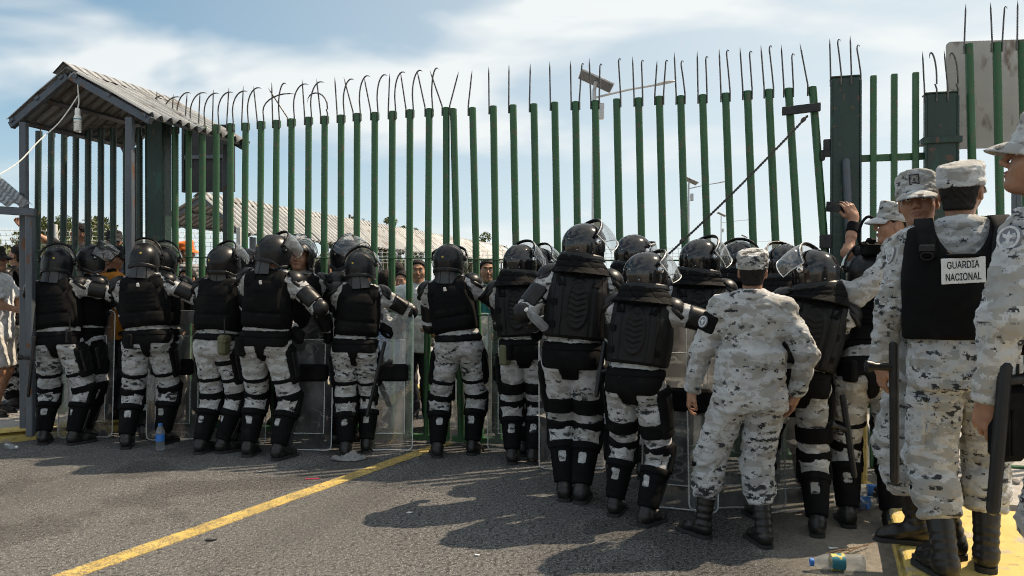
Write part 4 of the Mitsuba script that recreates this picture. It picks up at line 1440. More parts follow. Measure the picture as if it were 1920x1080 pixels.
            self.add('badge', moved(cat(marks), mk), 'sign_ink', ck, smooth=False)
        return ck

    # ---- clothes
    def shirt(self, m='camo', hem=-.13, amp=.016, sleeves=True, tuck=False, g=.014, w=1.0, collar=True, short=False, name='shirt'):
        k, s = self.k, self.s
        tf = torso_field(k, g, w=w)
        arms = []
        for i in (0, 1):
            e2 = k.elb[i]
            f1 = seg(k.sh[i], k.elb[i], .071 * s, .060 * s)
            f2 = seg(k.elb[i], k.wri[i], .058 * s, .043 * s)
            ax = unit(k.wri[i] - k.elb[i]).astype(np.float32)
            w0 = k.wri[i].astype(np.float32)
            if short:
                ax1 = unit(k.elb[i] - k.sh[i]).astype(np.float32)
                c1 = (k.sh[i] + (k.elb[i] - k.sh[i]) * .78).astype(np.float32)
                arms.append(lambda p, f1=f1, ax1=ax1, c1=c1: smax(f1(p) - .008, (p - c1) @ ax1, .006))
            else:
                arms.append(lambda p, f1=f1, f2=f2, ax=ax, w0=w0: smin(f1(p), smax(f2(p), (p - w0) @ ax, .006), .03 * s))
        Rt, Rp, o = k.Rt.astype(np.float32), k.Rp.astype(np.float32), k.pel.astype(np.float32)

        def f(p):
            q = p - o
            qp, qt = q @ Rp, q @ Rt
            zz = qp[:, 2] / s
            ax_, ay_ = (.186 * w + g * .6 + .02 * np.clip(-zz * 6, 0, 1)) * s, (.145 + g * .6 + .015 * np.clip(-zz * 6, 0, 1)) * s
            kk = ((np.abs(qp[:, 0]) / ax_) ** 2.3 + (np.abs(qp[:, 1] + .012 * s) / ay_) ** 2.3) ** (1 / 2.3)
            sk = (kk - 1) * ay_
            sk = smax(sk, zz * s - .22 * s, .02)
            d = tf(p)
            if not tuck:
                d = smin(d, sk, .05 * s)
            d = smax(d, hem * s - qp[:, 2] + .01 * np.sin(qp[:, 0] * 14), .006)
            for a in arms:
                d = smin(d, a(p), .045 * s)
            # neck opening
            nz = (p - k.neck.astype(np.float32))
            hole = np.sqrt(nz[:, 0] ** 2 + (nz[:, 1]) ** 2) - .058 * s
            return smax(d, np.minimum(-hole, nz[:, 2] - .005 + 9 * (hole > .2)) * (hole < 0) - 9 * (hole >= 0), .004) if False else d
        pts = [k.pel + V(0, 0, hem * s), k.neck, *k.sh, *k.elb, *k.wri]
        lo, hi = bounds(pts, .19 * s)
        hi[2] = max(k.neck[2] + .05, max(q[2] for q in k.wri + k.elb) + .1)
        me = nets(f, lo, hi, self.res)
        me = folds(folds(me, amp, self.seed, (10, 10, 8)), amp * .55, self.seed + 50, (20, 20, 15))
        # creases across the elbow and along the sleeves
        sk = self.add(name, me, m)
        if collar:
            G = np.zeros((28, 5, 3))
            ctr = k.neck + k.Rt @ (V(0, .004, .0) * s)
            for i, a in enumerate(np.linspace(-155, 155, 28)):
                for j, t in enumerate(np.linspace(0, 1, 5)):
                    aa = math.radians(a)
                    r = (.078 + .016 * math.sin(t * PI) - .006 * t)
                    z = .048 - .058 * t
                    rr = r + .016 * t
                    G[i, j] = ctr + k.Rt @ (V(math.sin(aa) * rr, -math.cos(aa) * rr * 1.02 - .008, z - .022 * (1 - math.cos(aa)) * .5) * s)
            self.add('collar', folds(sheet(G, .005), .004, self.seed + 9, (30, 30, 30)), m, sk)
        return sk

    def trousers(self, m='camo', cuff=.20, amp=.018, g=0.0, belt=True, short=False, slim=False):
        k, s = self.k, self.s
        lo_f = torso_field(k, .008 + g)
        legs = []
        for i in (0, 1):
            mid = k.knee[i] + (k.ank[i] - k.knee[i]) * .35
            cu = k.knee[i] + (k.ank[i] - k.knee[i]) * ((.52) if short else (1 - (cuff - .085) / .415))
            up = seg(k.hip[i] + V(0, 0, -.02), k.knee[i], (.108 + g) * s, (.083 + g) * s)
            dn = seg(k.knee[i], mid, (.080 + g) * s, ((.081 if not slim else .072) + g) * s)
            dn2 = seg(mid, cu, ((.080 if not slim else .072) + g) * s, ((.070 if not slim else .054) + g) * s)
            ax = unit(k.ank[i] - k.knee[i]).astype(np.float32)
            if short:
                cu = k.hip[i] + (k.knee[i] - k.hip[i]) * .93
                axs = unit(k.knee[i] - k.hip[i]).astype(np.float32)
                legs.append(lambda p, up=up, cu=cu.astype(np.float32), axs=axs: smax(up(p) - .012, (p - cu) @ axs, .006))
            else:
                c0_ = cu.astype(np.float32)
                legs.append(lambda p, up=up, dn=dn, dn2=dn2, c0_=c0_, ax=ax: smax(smin(smin(up(p), dn(p), .04 * s), dn2(p), .03 * s), (p - c0_) @ ax, .02))
        Rp, o = k.Rp.astype(np.float32), k.pel.astype(np.float32)

        def f(p):
            q = (p - o) @ Rp
            d = smax(lo_f(p), q[:, 2] - .13 * s, .01)
            d = smax(d, -.11 * s - q[:, 2], .03)
            a, b = legs[0](p), legs[1](p)
            ll = smin(a, b, .018 * s)
            return smin(d, ll, .05 * s)
        pts = [k.pel + V(0, 0, .13 * s), *k.hip, *k.knee, *k.ank]
        lo, hi = bounds(pts, .15 * s)
        lo[2] = 0.02
        hi[2] = k.pel[2] + .16 * s
        me = folds(nets(f, lo, hi, self.res), amp, self.seed + 20, (10, 10, 12))
        # gathered rings just above the cuff and behind the knee
        v = np.array(me.vertices)
        n = vnormals(me)
        for i in (0, 1):
            ax = unit(k.ank[i] - k.knee[i])
            t = (v - k.knee[i]) @ ax
            near = np.linalg.norm(v - k.knee[i] - t[:, None] * ax, axis=1) < .13
            w = near * (np.exp(-((t - .27 * s) / .06) ** 2) * (not short) + .7 * np.exp(-((t + .02) / .06) ** 2))
            ph = t * 95 + 2.5 * meshkit.fbm(v * 9 + self.seed, 2, 5) * PI
            v = v + n * ((w if not slim else w * .5) * .0055 * np.sin(ph))[:, None]
        tk = self.add('trousers', trimesh.Trimesh(v, me.faces, process=False), m)
        if not slim and not short and m == 'camo':
            for i, sg in enumerate((-1, 1)):
                a_, b_ = k.hip[i], k.knee[i]
                L = np.linalg.norm(b_ - a_)
                sd = np.cross(k.fdir[i], V(0, 0, 1)) * sg
                lo, hi = bounds([a_, b_], .17)
                self.add('cargo_pocket', folds(nets(shell_field(a_, b_, k.fdir[i], sd, .121 * s, .101 * s, .42 * L, .86 * L, 92, 38), lo, hi, .009), .008, self.seed, (14, 14, 14)), m, tk)
                self.add('pocket_flap', nets(shell_field(a_, b_, k.fdir[i], sd, .127 * s, .110 * s, .37 * L, .49 * L, 92, 40), lo, hi, .009), m, tk)
        return tk

    def boots(self, m='leather', shaft=.27, fine=None):
        k, s = self.k, self.s
        for i in (0, 1):
            an, fd = k.ank[i], k.fdir[i]
            sd = np.cross(fd, V(0, 0, 1))
            # foot pitches with a lifted heel
            hl = an[2] - .085 * s
            toe = V(an[0], an[1], 0) + fd * .185 * s + V(0, 0, .0)
            heelp = V(an[0], an[1], hl) - fd * .045 * s
            fx = unit(toe - heelp)
            fz = unit(np.cross(sd, fx))
            fz = fz if fz[2] > 0 else -fz
            P = lambda x, z, y=0.0: heelp + fx * x * s + fz * z * s + sd * y * s
            up = k.ank[i] + (k.knee[i] - k.ank[i]) * min((shaft - .085) / .415, .9)
            f = blend([seg(up, an + V(0, 0, .0), .057 * s, .048 * s), seg(P(.03, .05), P(.06, .05), .043 * s), seg(P(.06, .07), P(.15, .048), .042 * s, .036 * s), seg(P(.15, .042, .006), P(.205, .036, .004), .040 * s, .034 * s)], .03 * s)
            fx_, fz_, h_ = fx.astype(np.float32), fz.astype(np.float32), heelp.astype(np.float32)
            ax = unit(up - an).astype(np.float32)
            u_ = up.astype(np.float32)
            ff = lambda p: smax(smax(f(p), (.012 * s - (p - h_) @ fz_), .004), (p - u_) @ ax, .006)
            lo, hi = bounds([an, up, P(-.03, 0), P(.25, 0)], .08)
            me = nets(ff, lo, hi, fine or min(self.res, .010))
            v = np.array(me.vertices)
            t = (v - an) @ ax
            n = vnormals(me)
            v += n * (.0022 * np.sin(t * 160 + 2 * meshkit.fbm(v * 20, 2, 3)) * ((t > -.02) & (t < .12)))[:, None]
            bk = self.add('boot', trimesh.Trimesh(v, me.faces, process=False), m)
            # sole with a heel block
            def outline(x0, x1, w0, w1):
                a = np.linspace(0, PI, 9)
                pts = [(x1 + w1 * .9 * math.sin(t), w1 * math.cos(t)) for t in a] + [(x0 - w0 * .7 * math.sin(t), -w0 * math.cos(t)) for t in a]
                return pts
            so = extrude(outline(.02, .212, .043, .046), .018)
            he = extrude(outline(.02, .055, .043, .044), .022)
            he.apply_translation([0, 0, -.012])
            so.apply_translation([0, 0, .006])
            so = cat(so, he)
            so.apply_scale(s)
            self.add('sole', moved(so, frame(heelp, fx, np.cross(fz, fx), fz)), 'rubber', bk, smooth=30)

    # ---- riot gear
    def torso_grid(self, fn, m_, n_, th, flip=False):
        """sheet given in torso coordinates (unscaled)"""
        k = self.k
        G = np.array([[k.tp(*fn(u, v)) for v in np.linspace(0, 1, n_)] for u in np.linspace(0, 1, m_)])
        return sheet(G, th)

    def vest_field(self, g=.032, z0=.10, z1=.545, a0=.178, a1=.152, wide=1.0, yoke=True):
        k, s = self.k, self.s
        yk = blend([seg(V(-.150, -.012, .452), V(.150, -.012, .452), .088), seg(V(-.05, -.025, .52), V(-.15, -.01, .47), .062), seg(V(.05, -.025, .52), V(.15, -.01, .47), .062)], .03)
        Rt, o = k.Rt.astype(np.float32), k.pel.astype(np.float32)

        def f(p):
            q = ((p - o) @ Rt) / s
            z = q[:, 2]
            a = np.interp(z, [z0, z0 + .1, .30, .40, .50], [.188 * wide, .196 * wide, .200 * wide, .188 * wide, .176 * wide]).astype(np.float32)
            b = np.interp(z, [z0, .25, .40, .50, .56], [.160, .170, .170, .140, .10]).astype(np.float32)
            kk = ((np.abs(q[:, 0]) / a) ** 3.0 + (np.abs(q[:, 1] + .000) / b) ** 2.6) ** (1 / 2.8)
            d = (kk - 1) * .13 - self.vg
            d = smax(d, np.maximum(z0 - z, z - z1 + .25 * np.abs(q[:, 0]) * (np.abs(q[:, 0]) > .0) - .03), .02)
            if yoke:
                d = smin(d, smax(yk(q), np.abs(q[:, 0]) - .178, .015), .03)
            hole = np.sqrt(q[:, 0] ** 2 + (q[:, 1] + .0) ** 2) - .074
            hole = np.maximum(hole, .48 - z)
            return smax(d, -hole, .012) * s
        return f

    def vest(self, style, m='nylon', res=None):
        k, s = self.k, self.s
        f = self.vest_field()
        lo, hi = bounds([k.tp(x, y, z) for x in (-.2, .2) for y in (-.17, .17) for z in (.08, .56)], .02)
        me = nets(f, lo, hi, res or self.res)
        vk = self.add('vest', folds(me, .006, self.seed + 5, (8, 8, 10), False), m if style == 'A' else 'plate')

        def back(x, z, o=0.0, a=None):
            b = np.interp(z, [.10, .25, .40, .50, .56], [.160, .170, .170, .140, .10])
            aa = np.interp(z, [.10, .20, .30, .40, .50], [.188, .196, .200, .188, .176])
            y = -b * max(0.0, 1 - (min(abs(x) / aa, 1)) ** 3.0) ** (1 / 2.6) - o - self.vg * 1.15
            return (x, y, z)
        if style == 'A':
            # back panel, waist band, shoulder straps with buckle tabs, rows of webbing
            self.add('back_panel', self.torso_grid(lambda u, v: back((u - .5) * .29 * (1 - .25 * max(0, v - .75)), .235 + .235 * v, .010), 13, 9, .012), m, vk)
            for z0, z1 in ((.125, .215),):
                self.add('waist_band', self.torso_grid(lambda u, v: back((u - .5) * .335, z0 + (z1 - z0) * v, .013), 17, 4, .014), m, vk)
            for z in (.262, .302, .342, .382):
                self.add('webbing', self.torso_grid(lambda u, v: back((u - .5) * .24, z + .014 * v, .014), 9, 2, .004), m, vk, smooth=False)
        else:
            def h(u, v):
                x, z = (u - .5) * .30 * (1.0 - .13 * abs(v - .62)), .115 + .37 * v
                X, Z = x / .062, (v - .55) / .40
                rr = math.sqrt((X / (1 + .25 * (Z < 0) * -Z)) ** 2 + Z * Z)
                d = .014 + .010 * math.exp(-((rr - 1) / .10) ** 2)
                if rr < .95:
                    ph = (v * 10.5 - abs(X) * .75) % 1
                    d += .010 * max(0, 1 - abs(ph - .5) / .30) * (1 - rr ** 4)
                # big side facets
                d += .006 * (abs(x) > .095) - .004 * math.exp(-((abs(x) - .088) / .008) ** 2)
                return back(x, z, d)
            self.add('back_plate', self.torso_grid(h, 61, 73, .02), 'plate', vk)
            for sg in (-1, 1):
                for z in (.16, .30):
                    self.add('side_strap', self.torso_grid(lambda u, v: back(sg * (.125 + .045 * u), z + .04 * v, .017), 5, 3, .012), 'nylon', vk, smooth=False)
        for sg in (-1, 1):
            P = [(sg * .105, -.158, .42), (sg * .112, -.152, .475), (sg * .114, -.125, .525), (sg * .114, -.065, .562), (sg * .112, .0, .572), (sg * .110, .06, .560), (sg * .108, .13, .50)]
            Q = smoothline(P, 14)
            W = .042 if style == 'A' else .034
            G = np.array([[k.tp(q[0] - sg * W + 2 * sg * W * t, q[1], q[2] - .028 * (t - .3) ** 2 * 4 * (q[1] > -.1)) for t in np.linspace(0, 1, 5)] for q in Q])
            if sg > 0:
                G = G[:, ::-1]
            self.add('shoulder_strap', sheet(G, .012), m, vk)
            if style != 'A':
                self.add('velcro_tab', sheet(np.array([[k.tp(sg * (.082 + .05 * a + .01 * b), -.178 + .035 * b, .425 + .055 * b) for a in (0, 1)][::sg] for b in np.linspace(0, 1, 4)]), .01), 'nylon', vk, smooth=False)
        return vk

    def skirt(self, tail=-.155, side=-.035, tailw=.030, m='nylon', belt_only=False):
        """belt with the groin and hip guard hanging behind"""
        k, s = self.k, self.s
        tf = torso_field(k, .026)
        Rp, o = k.Rp.astype(np.float32), k.pel.astype(np.float32)
        top = .085

        def f(p):
            q = ((p - o) @ Rp) / s
            x = np.abs(q[:, 0])
            ztail = tail + .6 * np.maximum(x - tailw * .55, 0) ** 1.0
            low = np.where(x < tailw, tail + 1.2 * np.maximum(x - tailw * .6, 0), side)
            low = tail + (side - tail) * np.clip((x - tailw + .012 * np.clip((tail + .03 - q[:, 2]) / .03, 0, 1)) / .012, 0, 1) - .05 * np.clip(x - .06, 0, 1) * (side > -.06)
            if belt_only:
                low = np.full_like(x, .025)
            return smax(tf(p), np.maximum(low - q[:, 2], q[:, 2] - top) * s, .006)
        lo, hi = bounds([k.pel], .25 * s)
        bk = self.add('hip_guard' if not belt_only else 'belt', nets(f, lo, hi, .011), m)
        bt = minus(lambda p: np.maximum(tf(p) - .006, np.abs(((p - o) @ Rp)[:, 2] / s - .055) * s - .022 * s))
        self.add('belt_web', nets(bt, lo, hi, .011), m, bk)
        return bk

    def leg_armour(self, style='A', right_big=False):
        k, s = self.k, self.s
        for i, sg in enumerate((-1, 1)):
            a, b = k.hip[i], k.knee[i]
            fr = k.fdir[i]
            sd = np.cross(fr, V(0, 0, 1)) * sg
            L = np.linalg.norm(b - a)
            lo, hi = bounds([a, b], .17)
            if style == 'A':
                tg = union(shell_field(a, b, fr, sd, .138 * s, .105 * s, .10 * L, .74 * L, 48, 62, bulge=.004), shell_field(a, b, fr, sd, .120 * s, .098 * s, .60 * L, .68 * L), shell_field(a, b, fr, sd, .124 * s, .112 * s, .02 * L, .12 * L, 70, 30))
            else:
                tg = union(shell_field(a, b, fr, sd, .138 * s, .105 * s, .04 * L, .80 * L, 42, 78, bulge=.004), shell_field(a, b, fr, sd, .121 * s, .100 * s, .55 * L, .78 * L))
            me = nets(tg, lo, hi, .011)
            self.add('thigh_guard', folds(me, .005, self.seed + i, (14, 14, 26), False), 'nylon')
            if style == 'B' or i == 1:
                # ribbed hard outer shell on the thigh
                rb = shell_field(a, b, fr, sd, .147 * s, .118 * s, .16 * L, .66 * L, 58, 36, k=.012)
                self.add('thigh_plate', nets(rb, lo, hi, .010), 'hard')
            # knee and shin
            c, d = k.knee[i], k.ank[i]
            L2 = np.linalg.norm(d - c)
            R = .097 * s
            lo, hi = bounds([c + (c - d) * .15, d], .15)
            kn = union(shell_field(a, b, fr, sd, .104 * s, R + .006, .90 * L, 1.05 * L, 0, 180), shell_field(c, d, fr, sd, R + .008, R + .006, -.14 * L2, .34 * L2, 0, 88, bulge=.006), shell_field(c, d, fr, sd, R + .001, R, .30 * L2, .42 * L2))
            self.add('knee_guard', nets(kn, lo, hi, .0105), 'nylon')
            kc = ell(c + fr * .050 * s, V(.066, .066, .085) * s)
            self.add('knee_cap', nets(kc, *bounds([c + fr * .05], .12), .014), 'hard')
            win = union(shell_field(c, d, fr, sd, .3, .3, .46 * L2, (.60 if style == 'A' else .63) * L2, 178 + 4 * sg, 22), )
            sh = minus(shell_field(c, d, fr, sd, R + .001, .062 * s, .36 * L2, .93 * L2, bulge=.002), win)
            self.add('shin_guard', folds(nets(sh, lo, hi, .0095), .006, self.seed + 7 + i, (12, 12, 22), False), 'nylon')
            pl = shell_field(c, d, fr, sd, R + .014, .070 * s, .10 * L2, .90 * L2, 0, 52, bulge=.004)
            self.add('shin_plate', nets(pl, lo, hi, .0115), 'hard')

    def arm_armour(self, gloves=True, plates=(True, True)):
        k, s = self.k, self.s
        for i, sg in enumerate((-1, 1)):
            S, E, W = k.sh[i], k.elb[i], k.wri[i]
            out = k.Rt @ V(sg, 0, 0)
            up = k.Rt @ V(0, 0, 1)
            # layered shoulder cap
            c = S + k.Rt @ (V(sg * .002, 0, .012) * s)
            Rt = k.Rt
            e1 = ell(c, V(.095, .098, .085) * s, Rt)
            cf, uf, of_ = c.astype(np.float32), (up * .75 + out * .66).astype(np.float32), out.astype(np.float32)
            sp = lambda p: smax(e1(p), .022 * s - (p - cf) @ uf, .010)
            e2 = ell(c + out * .015 * s - up * .02 * s, V(.098, .094, .085) * s, Rt)
            sp2 = lambda p: smax(e2(p), np.abs((p - cf) @ uf - .018 * s) - .016 * s, .008)
            lo, hi = bounds([c], .13 * s)
            pk = self.add('shoulder_pad', nets(sp, lo, hi, .010), 'hard')
            self.add('shoulder_lame', nets(sp2, lo, hi, .010), 'hard', pk)
            if not plates[i]:
                continue
            # outer side of the arm = away from the body and towards the elbow's bend
            L = np.linalg.norm(E - S)
            bend = unit(E - (S + W) / 2) if np.linalg.norm(E - (S + W) / 2) > .03 else out
            fr = unit(bend * .6 + out)
            sd = np.cross(unit(E - S), fr)
            ua = union(shell_field(S, E, fr, sd, .084 * s, .076 * s, .36 * L, .86 * L, 0, 108), shell_field(S, E, fr, sd, .077 * s, .068 * s, .52 * L, .62 * L))
            lo, hi = bounds([S, E], .12)
            self.add('arm_plate', nets(ua, lo, hi, .010), 'hard')
            el = ell(E + bend * .018 * s, V(.068, .068, .072) * s)
            self.add('elbow_cap', nets(el, *bounds([E], .12), .011), 'hard')
            L2 = np.linalg.norm(W - E)
            fa = union(shell_field(E, W, bend, sd, .070 * s, .056 * s, .04 * L2, .92 * L2, 0, 140), shell_field(E, W, bend, sd, .066 * s, .052 * s, .25 * L2, .36 * L2), shell_field(E, W, bend, sd, .062 * s, .050 * s, .70 * L2, .80 * L2))
            lo, hi = bounds([E, W], .11)
            self.add('forearm_guard', nets(fa, lo, hi, .010), 'hard')

    def gloves(self, opts=((), ()), m='nylon'):
        k, s = self.k, self.s
        for i, sg in enumerate((-1, 1)):
            o = dict(opts[i] or {})
            fore = unit(k.wri[i] - k.elb[i])
            dirv = V(*o.pop('dir')) if 'dir' in o else fore
            palm = V(*o.pop('palm')) if 'palm' in o else (k.Rt @ V(-sg * .6, .1, -.8))
            hf = finger_hand(k.wri[i], dirv, palm, s, sg, rad=.004, **({'curl': .75} | o))
            wr = seg(k.wri[i] - fore * .06 * s, k.wri[i] + dirv * .01, .046 * s, .034 * s)
            lo, hi = bounds([k.wri[i] - fore * .07, k.wri[i] + unit(dirv) * .12 * s], .10)
            self.add('glove', nets(lambda p: smin(hf(p), wr(p), .02), lo, hi, .0085), m)

    def helmet(self, style='A', visor=60, tint='visor_clear', shell_m=None):
        """riot helmet: shell, edge trim, brow mount, visor on its pivots, neck guard"""
        k = self.k
        s = 1.01 * self.s ** .5
        R, c = k.Rh, k.hc + k.Rh @ V(0, -.004, .016)
        Rf, cf = R.astype(np.float32), c.astype(np.float32)
        m = shell_m or ('helmet_satin' if style == 'A' else 'helmet_gloss')

        def outer(q, g=0.0):
            # round crown, straight cheeks
            z = q[:, 2]
            rx = .132 * s + g
            ry = .156 * s + g
            rz = np.where(z > 0, .142 * s + g, .30 * s + g)
            k0 = np.sqrt((q[:, 0] / rx) ** 2 + (q[:, 1] / ry) ** 2 + (z / rz) ** 2)
            k1 = np.sqrt((q[:, 0] / rx ** 2) ** 2 + (q[:, 1] / ry ** 2) ** 2 + (z / rz ** 2) ** 2)
            return k0 * (k0 - 1) / np.maximum(k1, 1e-6)

        def low_edge(q):
            y = q[:, 1] / s
            return np.interp(y, [-.16, -.09, -.02, .05, .16], [-.062, -.082, -.128, -.118, -.10]).astype(np.float32) * s

        def opening(q):
            # face opening
            d = np.maximum(.060 * s - q[:, 1], np.maximum(q[:, 2] - .030 * s, np.abs(q[:, 0]) - .098 * s))
            return d

        def f(p):
            q = (p - cf) @ Rf
            o = outer(q)
            d = smax(o, -outer(q, -.016), .003)
            d = smax(d, low_edge(q) - q[:, 2], .006)
            return smax(d, -opening(q), .012)
        lo, hi = bounds([c], .19)
        hk = self.add('helmet', nets(f, lo, hi, .0085), m)

        def trim(p):
            q = (p - cf) @ Rf
            e = low_edge(q) + .007
            d = np.maximum(np.abs(outer(q) + .003) - .009, np.abs(q[:, 2] - e) - .009)
            return np.maximum(d, q[:, 1] - .055 * s) - .002
        self.add('edge_trim', nets(trim, lo, hi, .0075), 'nylon' if style == 'B' else 'guard_panel', hk)

        HP = lambda x, y, z: c + R @ V(x, y, z)
        # rivets and the crest / badge
        riv = []
        for a, z in ((-140, -.035), (140, -.035), (-100, -.07), (100, -.07), (-165, .035), (165, .035), (180, -.045), (-75, .02), (75, .02)):
            aa = math.radians(a)
            zz = z * s
            kk = math.sqrt(max(0, 1 - (zz / ((.142 if zz > 0 else .30) * s)) ** 2))
            pos = V(math.sin(aa) * .132 * s * kk, math.cos(aa) * .156 * s * kk, zz)
            sp = trimesh.creation.icosphere(subdivisions=1, radius=.0042)
            sp.apply_translation(c + R @ pos)
            riv.append(sp)
        rk = self.add('rivets', cat(riv), 'chrome' if style == 'B' else 'hard', hk)
        labels[rk] = {'kind': 'stuff'}
        if style == 'A':
            a = math.radians(187)
            zz = .038 * s
            kk = math.sqrt(1 - (zz / (.142 * s)) ** 2)
            pos = V(math.sin(a) * .132 * s * kk, math.cos(a) * .156 * s * kk, zz)
            nz = unit(pos / V(.132, .156, .142) ** 2)
            tx = unit(np.cross(V(0, 0, 1), nz))
            ring = trimesh.creation.annulus(.0035, .0085, .004, sections=16)
            self.add('badge', moved(ring, frame(c + R @ pos, R @ tx, R @ np.cross(nz, tx), R @ nz)), 'badge_yellow', hk, smooth=30)
        # brow mount and visor turn together about the ear pivots
        piv = V(0, .010, .018) * s
        va = rot([1, 0, 0], visor)
        VP = lambda x, y, z: c + R @ (piv + va @ (V(x, y, z) * s))
        H0, H1 = .045, -.150
        rr = .150
        G = np.zeros((25, 9, 3))
        for i, a in enumerate(np.linspace(-82, 82, 25)):
            for j, t in enumerate(np.linspace(0, 1, 9)):
                aa = math.radians(a)
                z = H0 + (H1 - H0) * t
                z *= 1 - .22 * (abs(a) / 82) ** 3 * (t > .5)
                r = rr + .012 * math.sin(t * PI)
                G[i, j] = VP(math.sin(aa) * r, math.cos(aa) * (r + .026) - .006, z)
        vk = self.add('visor', openmesh(G), tint, hk)
        edge = np.vstack([G[:, 0], G[-1, 1:], G[-2::-1, -1], G[0, -2::-1]])
        self.add('visor_rim', tube(edge[::1], .0034, 5, cap=False), 'shield_edge' if style == 'B' else 'hard', vk)
        bm = np.zeros((25, 4, 3))
        for i, a in enumerate(np.linspace(-86, 86, 25)):
            for j, t in enumerate(np.linspace(0, 1, 4)):
                aa = math.radians(a)
                r = rr + .000
                bm[i, j] = VP(math.sin(aa) * r, math.cos(aa) * (r + .026) - .006, H0 + .006 - .024 * t)
        self.add('visor_bar', sheet(bm, .009), 'hard', vk)
        for sg in (-1, 1):
            ax = R @ V(sg, 0, 0)
            pc = c + R @ (piv + V(sg * .133 * s, 0, 0))
            fr_ = frame(pc, unit(R @ V(0, 1, 0)), unit(np.cross(ax, R @ V(0, 1, 0))), ax)
            kn = moved(lathe([(.001, .020), (.007, .021), (.010, .017), (.019, .016), (.0225, .012), (.023, -.01)], 18), fr_)
            pk = self.add('visor_pivot', kn, 'chrome' if style == 'B' else 'hard', hk, smooth=40)
            self.add('pivot_screw', moved(lathe([(.0008, .0225), (.0052, .0222), (.006, .0205), (.006, .015)], 10), fr_), 'hard' if style == 'B' else 'chrome', pk)
            arm = np.array([[VP(sg * (.150), .0 + .012 * v - .006, H0 * u) for v in (0, 1)] for u in (0, .5, 1)])
            self.add('visor_arm', tube([pc + ax * .008, VP(sg * .151, .018, .03)], .006, 6), 'chrome' if style == 'B' else 'hard', vk)
        # neck guard
        self.neck_guard(style, c, s, hk)
        return hk

    def neck_guard(self, style, c, s, hk):
        k = self.k
        R = k.Rh
        if style == 'A':
            # three stiff leather panels hanging from a curved band
            n = 3
            A = 50
            for j in range(n):
                a0, a1 = -A + 2 * A / n * j + 1.3, -A + 2 * A / n * (j + 1) - 1.3
                G = np.zeros((7, 6, 3))
                for i, a in enumerate(np.linspace(a0, a1, 7)):
                    for q, t in enumerate(np.linspace(0, 1, 6)):
                        aa = math.radians(180 - a)
                        r = 1 - .05 * t + .16 * t * t
                        z = -.066 - .115 * t + .012 * (1 - math.cos(math.radians(a)))
                        G[i, q] = c + R @ (V(math.sin(aa) * .128 * r, math.cos(aa) * .152 * r, z) * s)
                self.add('neck_panel', sheet(G[:, ::-1], .008), 'guard_panel', hk, smooth=30)
            G = np.zeros((15, 4, 3))
            for i, a in enumerate(np.linspace(-A - 6, A + 6, 15)):
                for q, t in enumerate(np.linspace(0, 1, 4)):
                    aa = math.radians(180 - a)
                    z = -.050 - .030 * t - .02 * (abs(a) / 56) ** 2
                    G[i, q] = c + R @ (V(math.sin(aa) * .140, math.cos(aa) * .164, z) * s)
            self.add('neck_band', sheet(G[:, ::-1], .008), 'hard', hk)
        else:
            # wide quilted cape in three bands
            A = 105
            for b in range(3):
                for j in range(5):
                    a0, a1 = -A + 2 * A / 5 * j + .9, -A + 2 * A / 5 * (j + 1) - .9
                    G = np.zeros((7, 5, 3))
                    for i, a in enumerate(np.linspace(a0, a1, 7)):
                        for q, t in enumerate(np.linspace(.03, .97, 5)):
                            aa = math.radians(180 - a)
                            T_ = (b + t) / 3
                            fl = .02 + .060 * T_ + .028 * T_ * T_
                            pf = .006 * math.sin(t * PI) * math.sin((i / 6) * PI)
                            z = -.060 - .115 * T_ - .045 * (abs(a) / A) ** 2 * (1 - T_)
                            back = 1 if abs(a) < 95 else .95
                            # the cape follows the head at the rim and the shoulders at its hem
                            P0 = c + R @ (V(math.sin(aa) * (.128 + fl * .8 + pf), math.cos(aa) * (.150 + fl + pf), z) * s)
                            P1 = k.neck + k.Rt @ (V(math.sin(aa) * (.128 + fl * .8 + pf), math.cos(aa) * (.150 + fl * .6 + pf) - .01, .07 - .115 * T_ + .02) * s)
                            w = T_ ** 2 * .8
                            G[i, q] = P0 * (1 - w) + P1 * w
                    self.add('cape_quilt', sheet(G[:, ::-1], .010), 'nylon', hk, smooth=40)
            G = np.zeros((25, 4, 3))
            for i, a in enumerate(np.linspace(-112, 112, 25)):
                for q, t in enumerate(np.linspace(0, 1, 4)):
                    aa = math.radians(180 - a)
                    z = -.045 - .035 * t - .035 * (abs(a) / 112) ** 2
                    G[i, q] = c + R @ (V(math.sin(aa) * (.140 + .014 * t), math.cos(aa) * (.164 + .016 * t), z) * s)
            self.add('cape_band', sheet(G[:, ::-1], .008), 'hard', hk)

    def patch(self, pos, nrm, up, r, m0='badge_grey', m1='badge_white'):
        """round embroidered sleeve patch: dark ring, pale field and a small spread-winged emblem"""
        n = unit(nrm)
        y = unit(up - n * (up @ n))
        x = np.cross(y, n)
        F = frame(pos, x, y, n)
        d = trimesh.creation.cylinder(r, .006, sections=28)
        pk = self.add('sleeve_patch', moved(d, F), m0, smooth=30)
        d = trimesh.creation.annulus(r * .72, r * .90, .003, sections=28)
        d.apply_translation([0, 0, .0042])
        self.add('patch_ring', moved(d, F), m1, pk, smooth=False)
        em = cat(extrude([(0, .55 * r), (.12 * r, .2 * r), (.5 * r, .35 * r), (.42 * r, .05 * r), (.15 * r, -.1 * r), (.1 * r, -.45 * r), (0, -.55 * r), (-.1 * r, -.45 * r), (-.15 * r, -.1 * r), (-.42 * r, .05 * r), (-.5 * r, .35 * r), (-.12 * r, .2 * r)], .003))
        em.apply_translation([0, 0, .003])
        self.add('emblem', moved(em, F), m1, pk, smooth=False)
        return pk


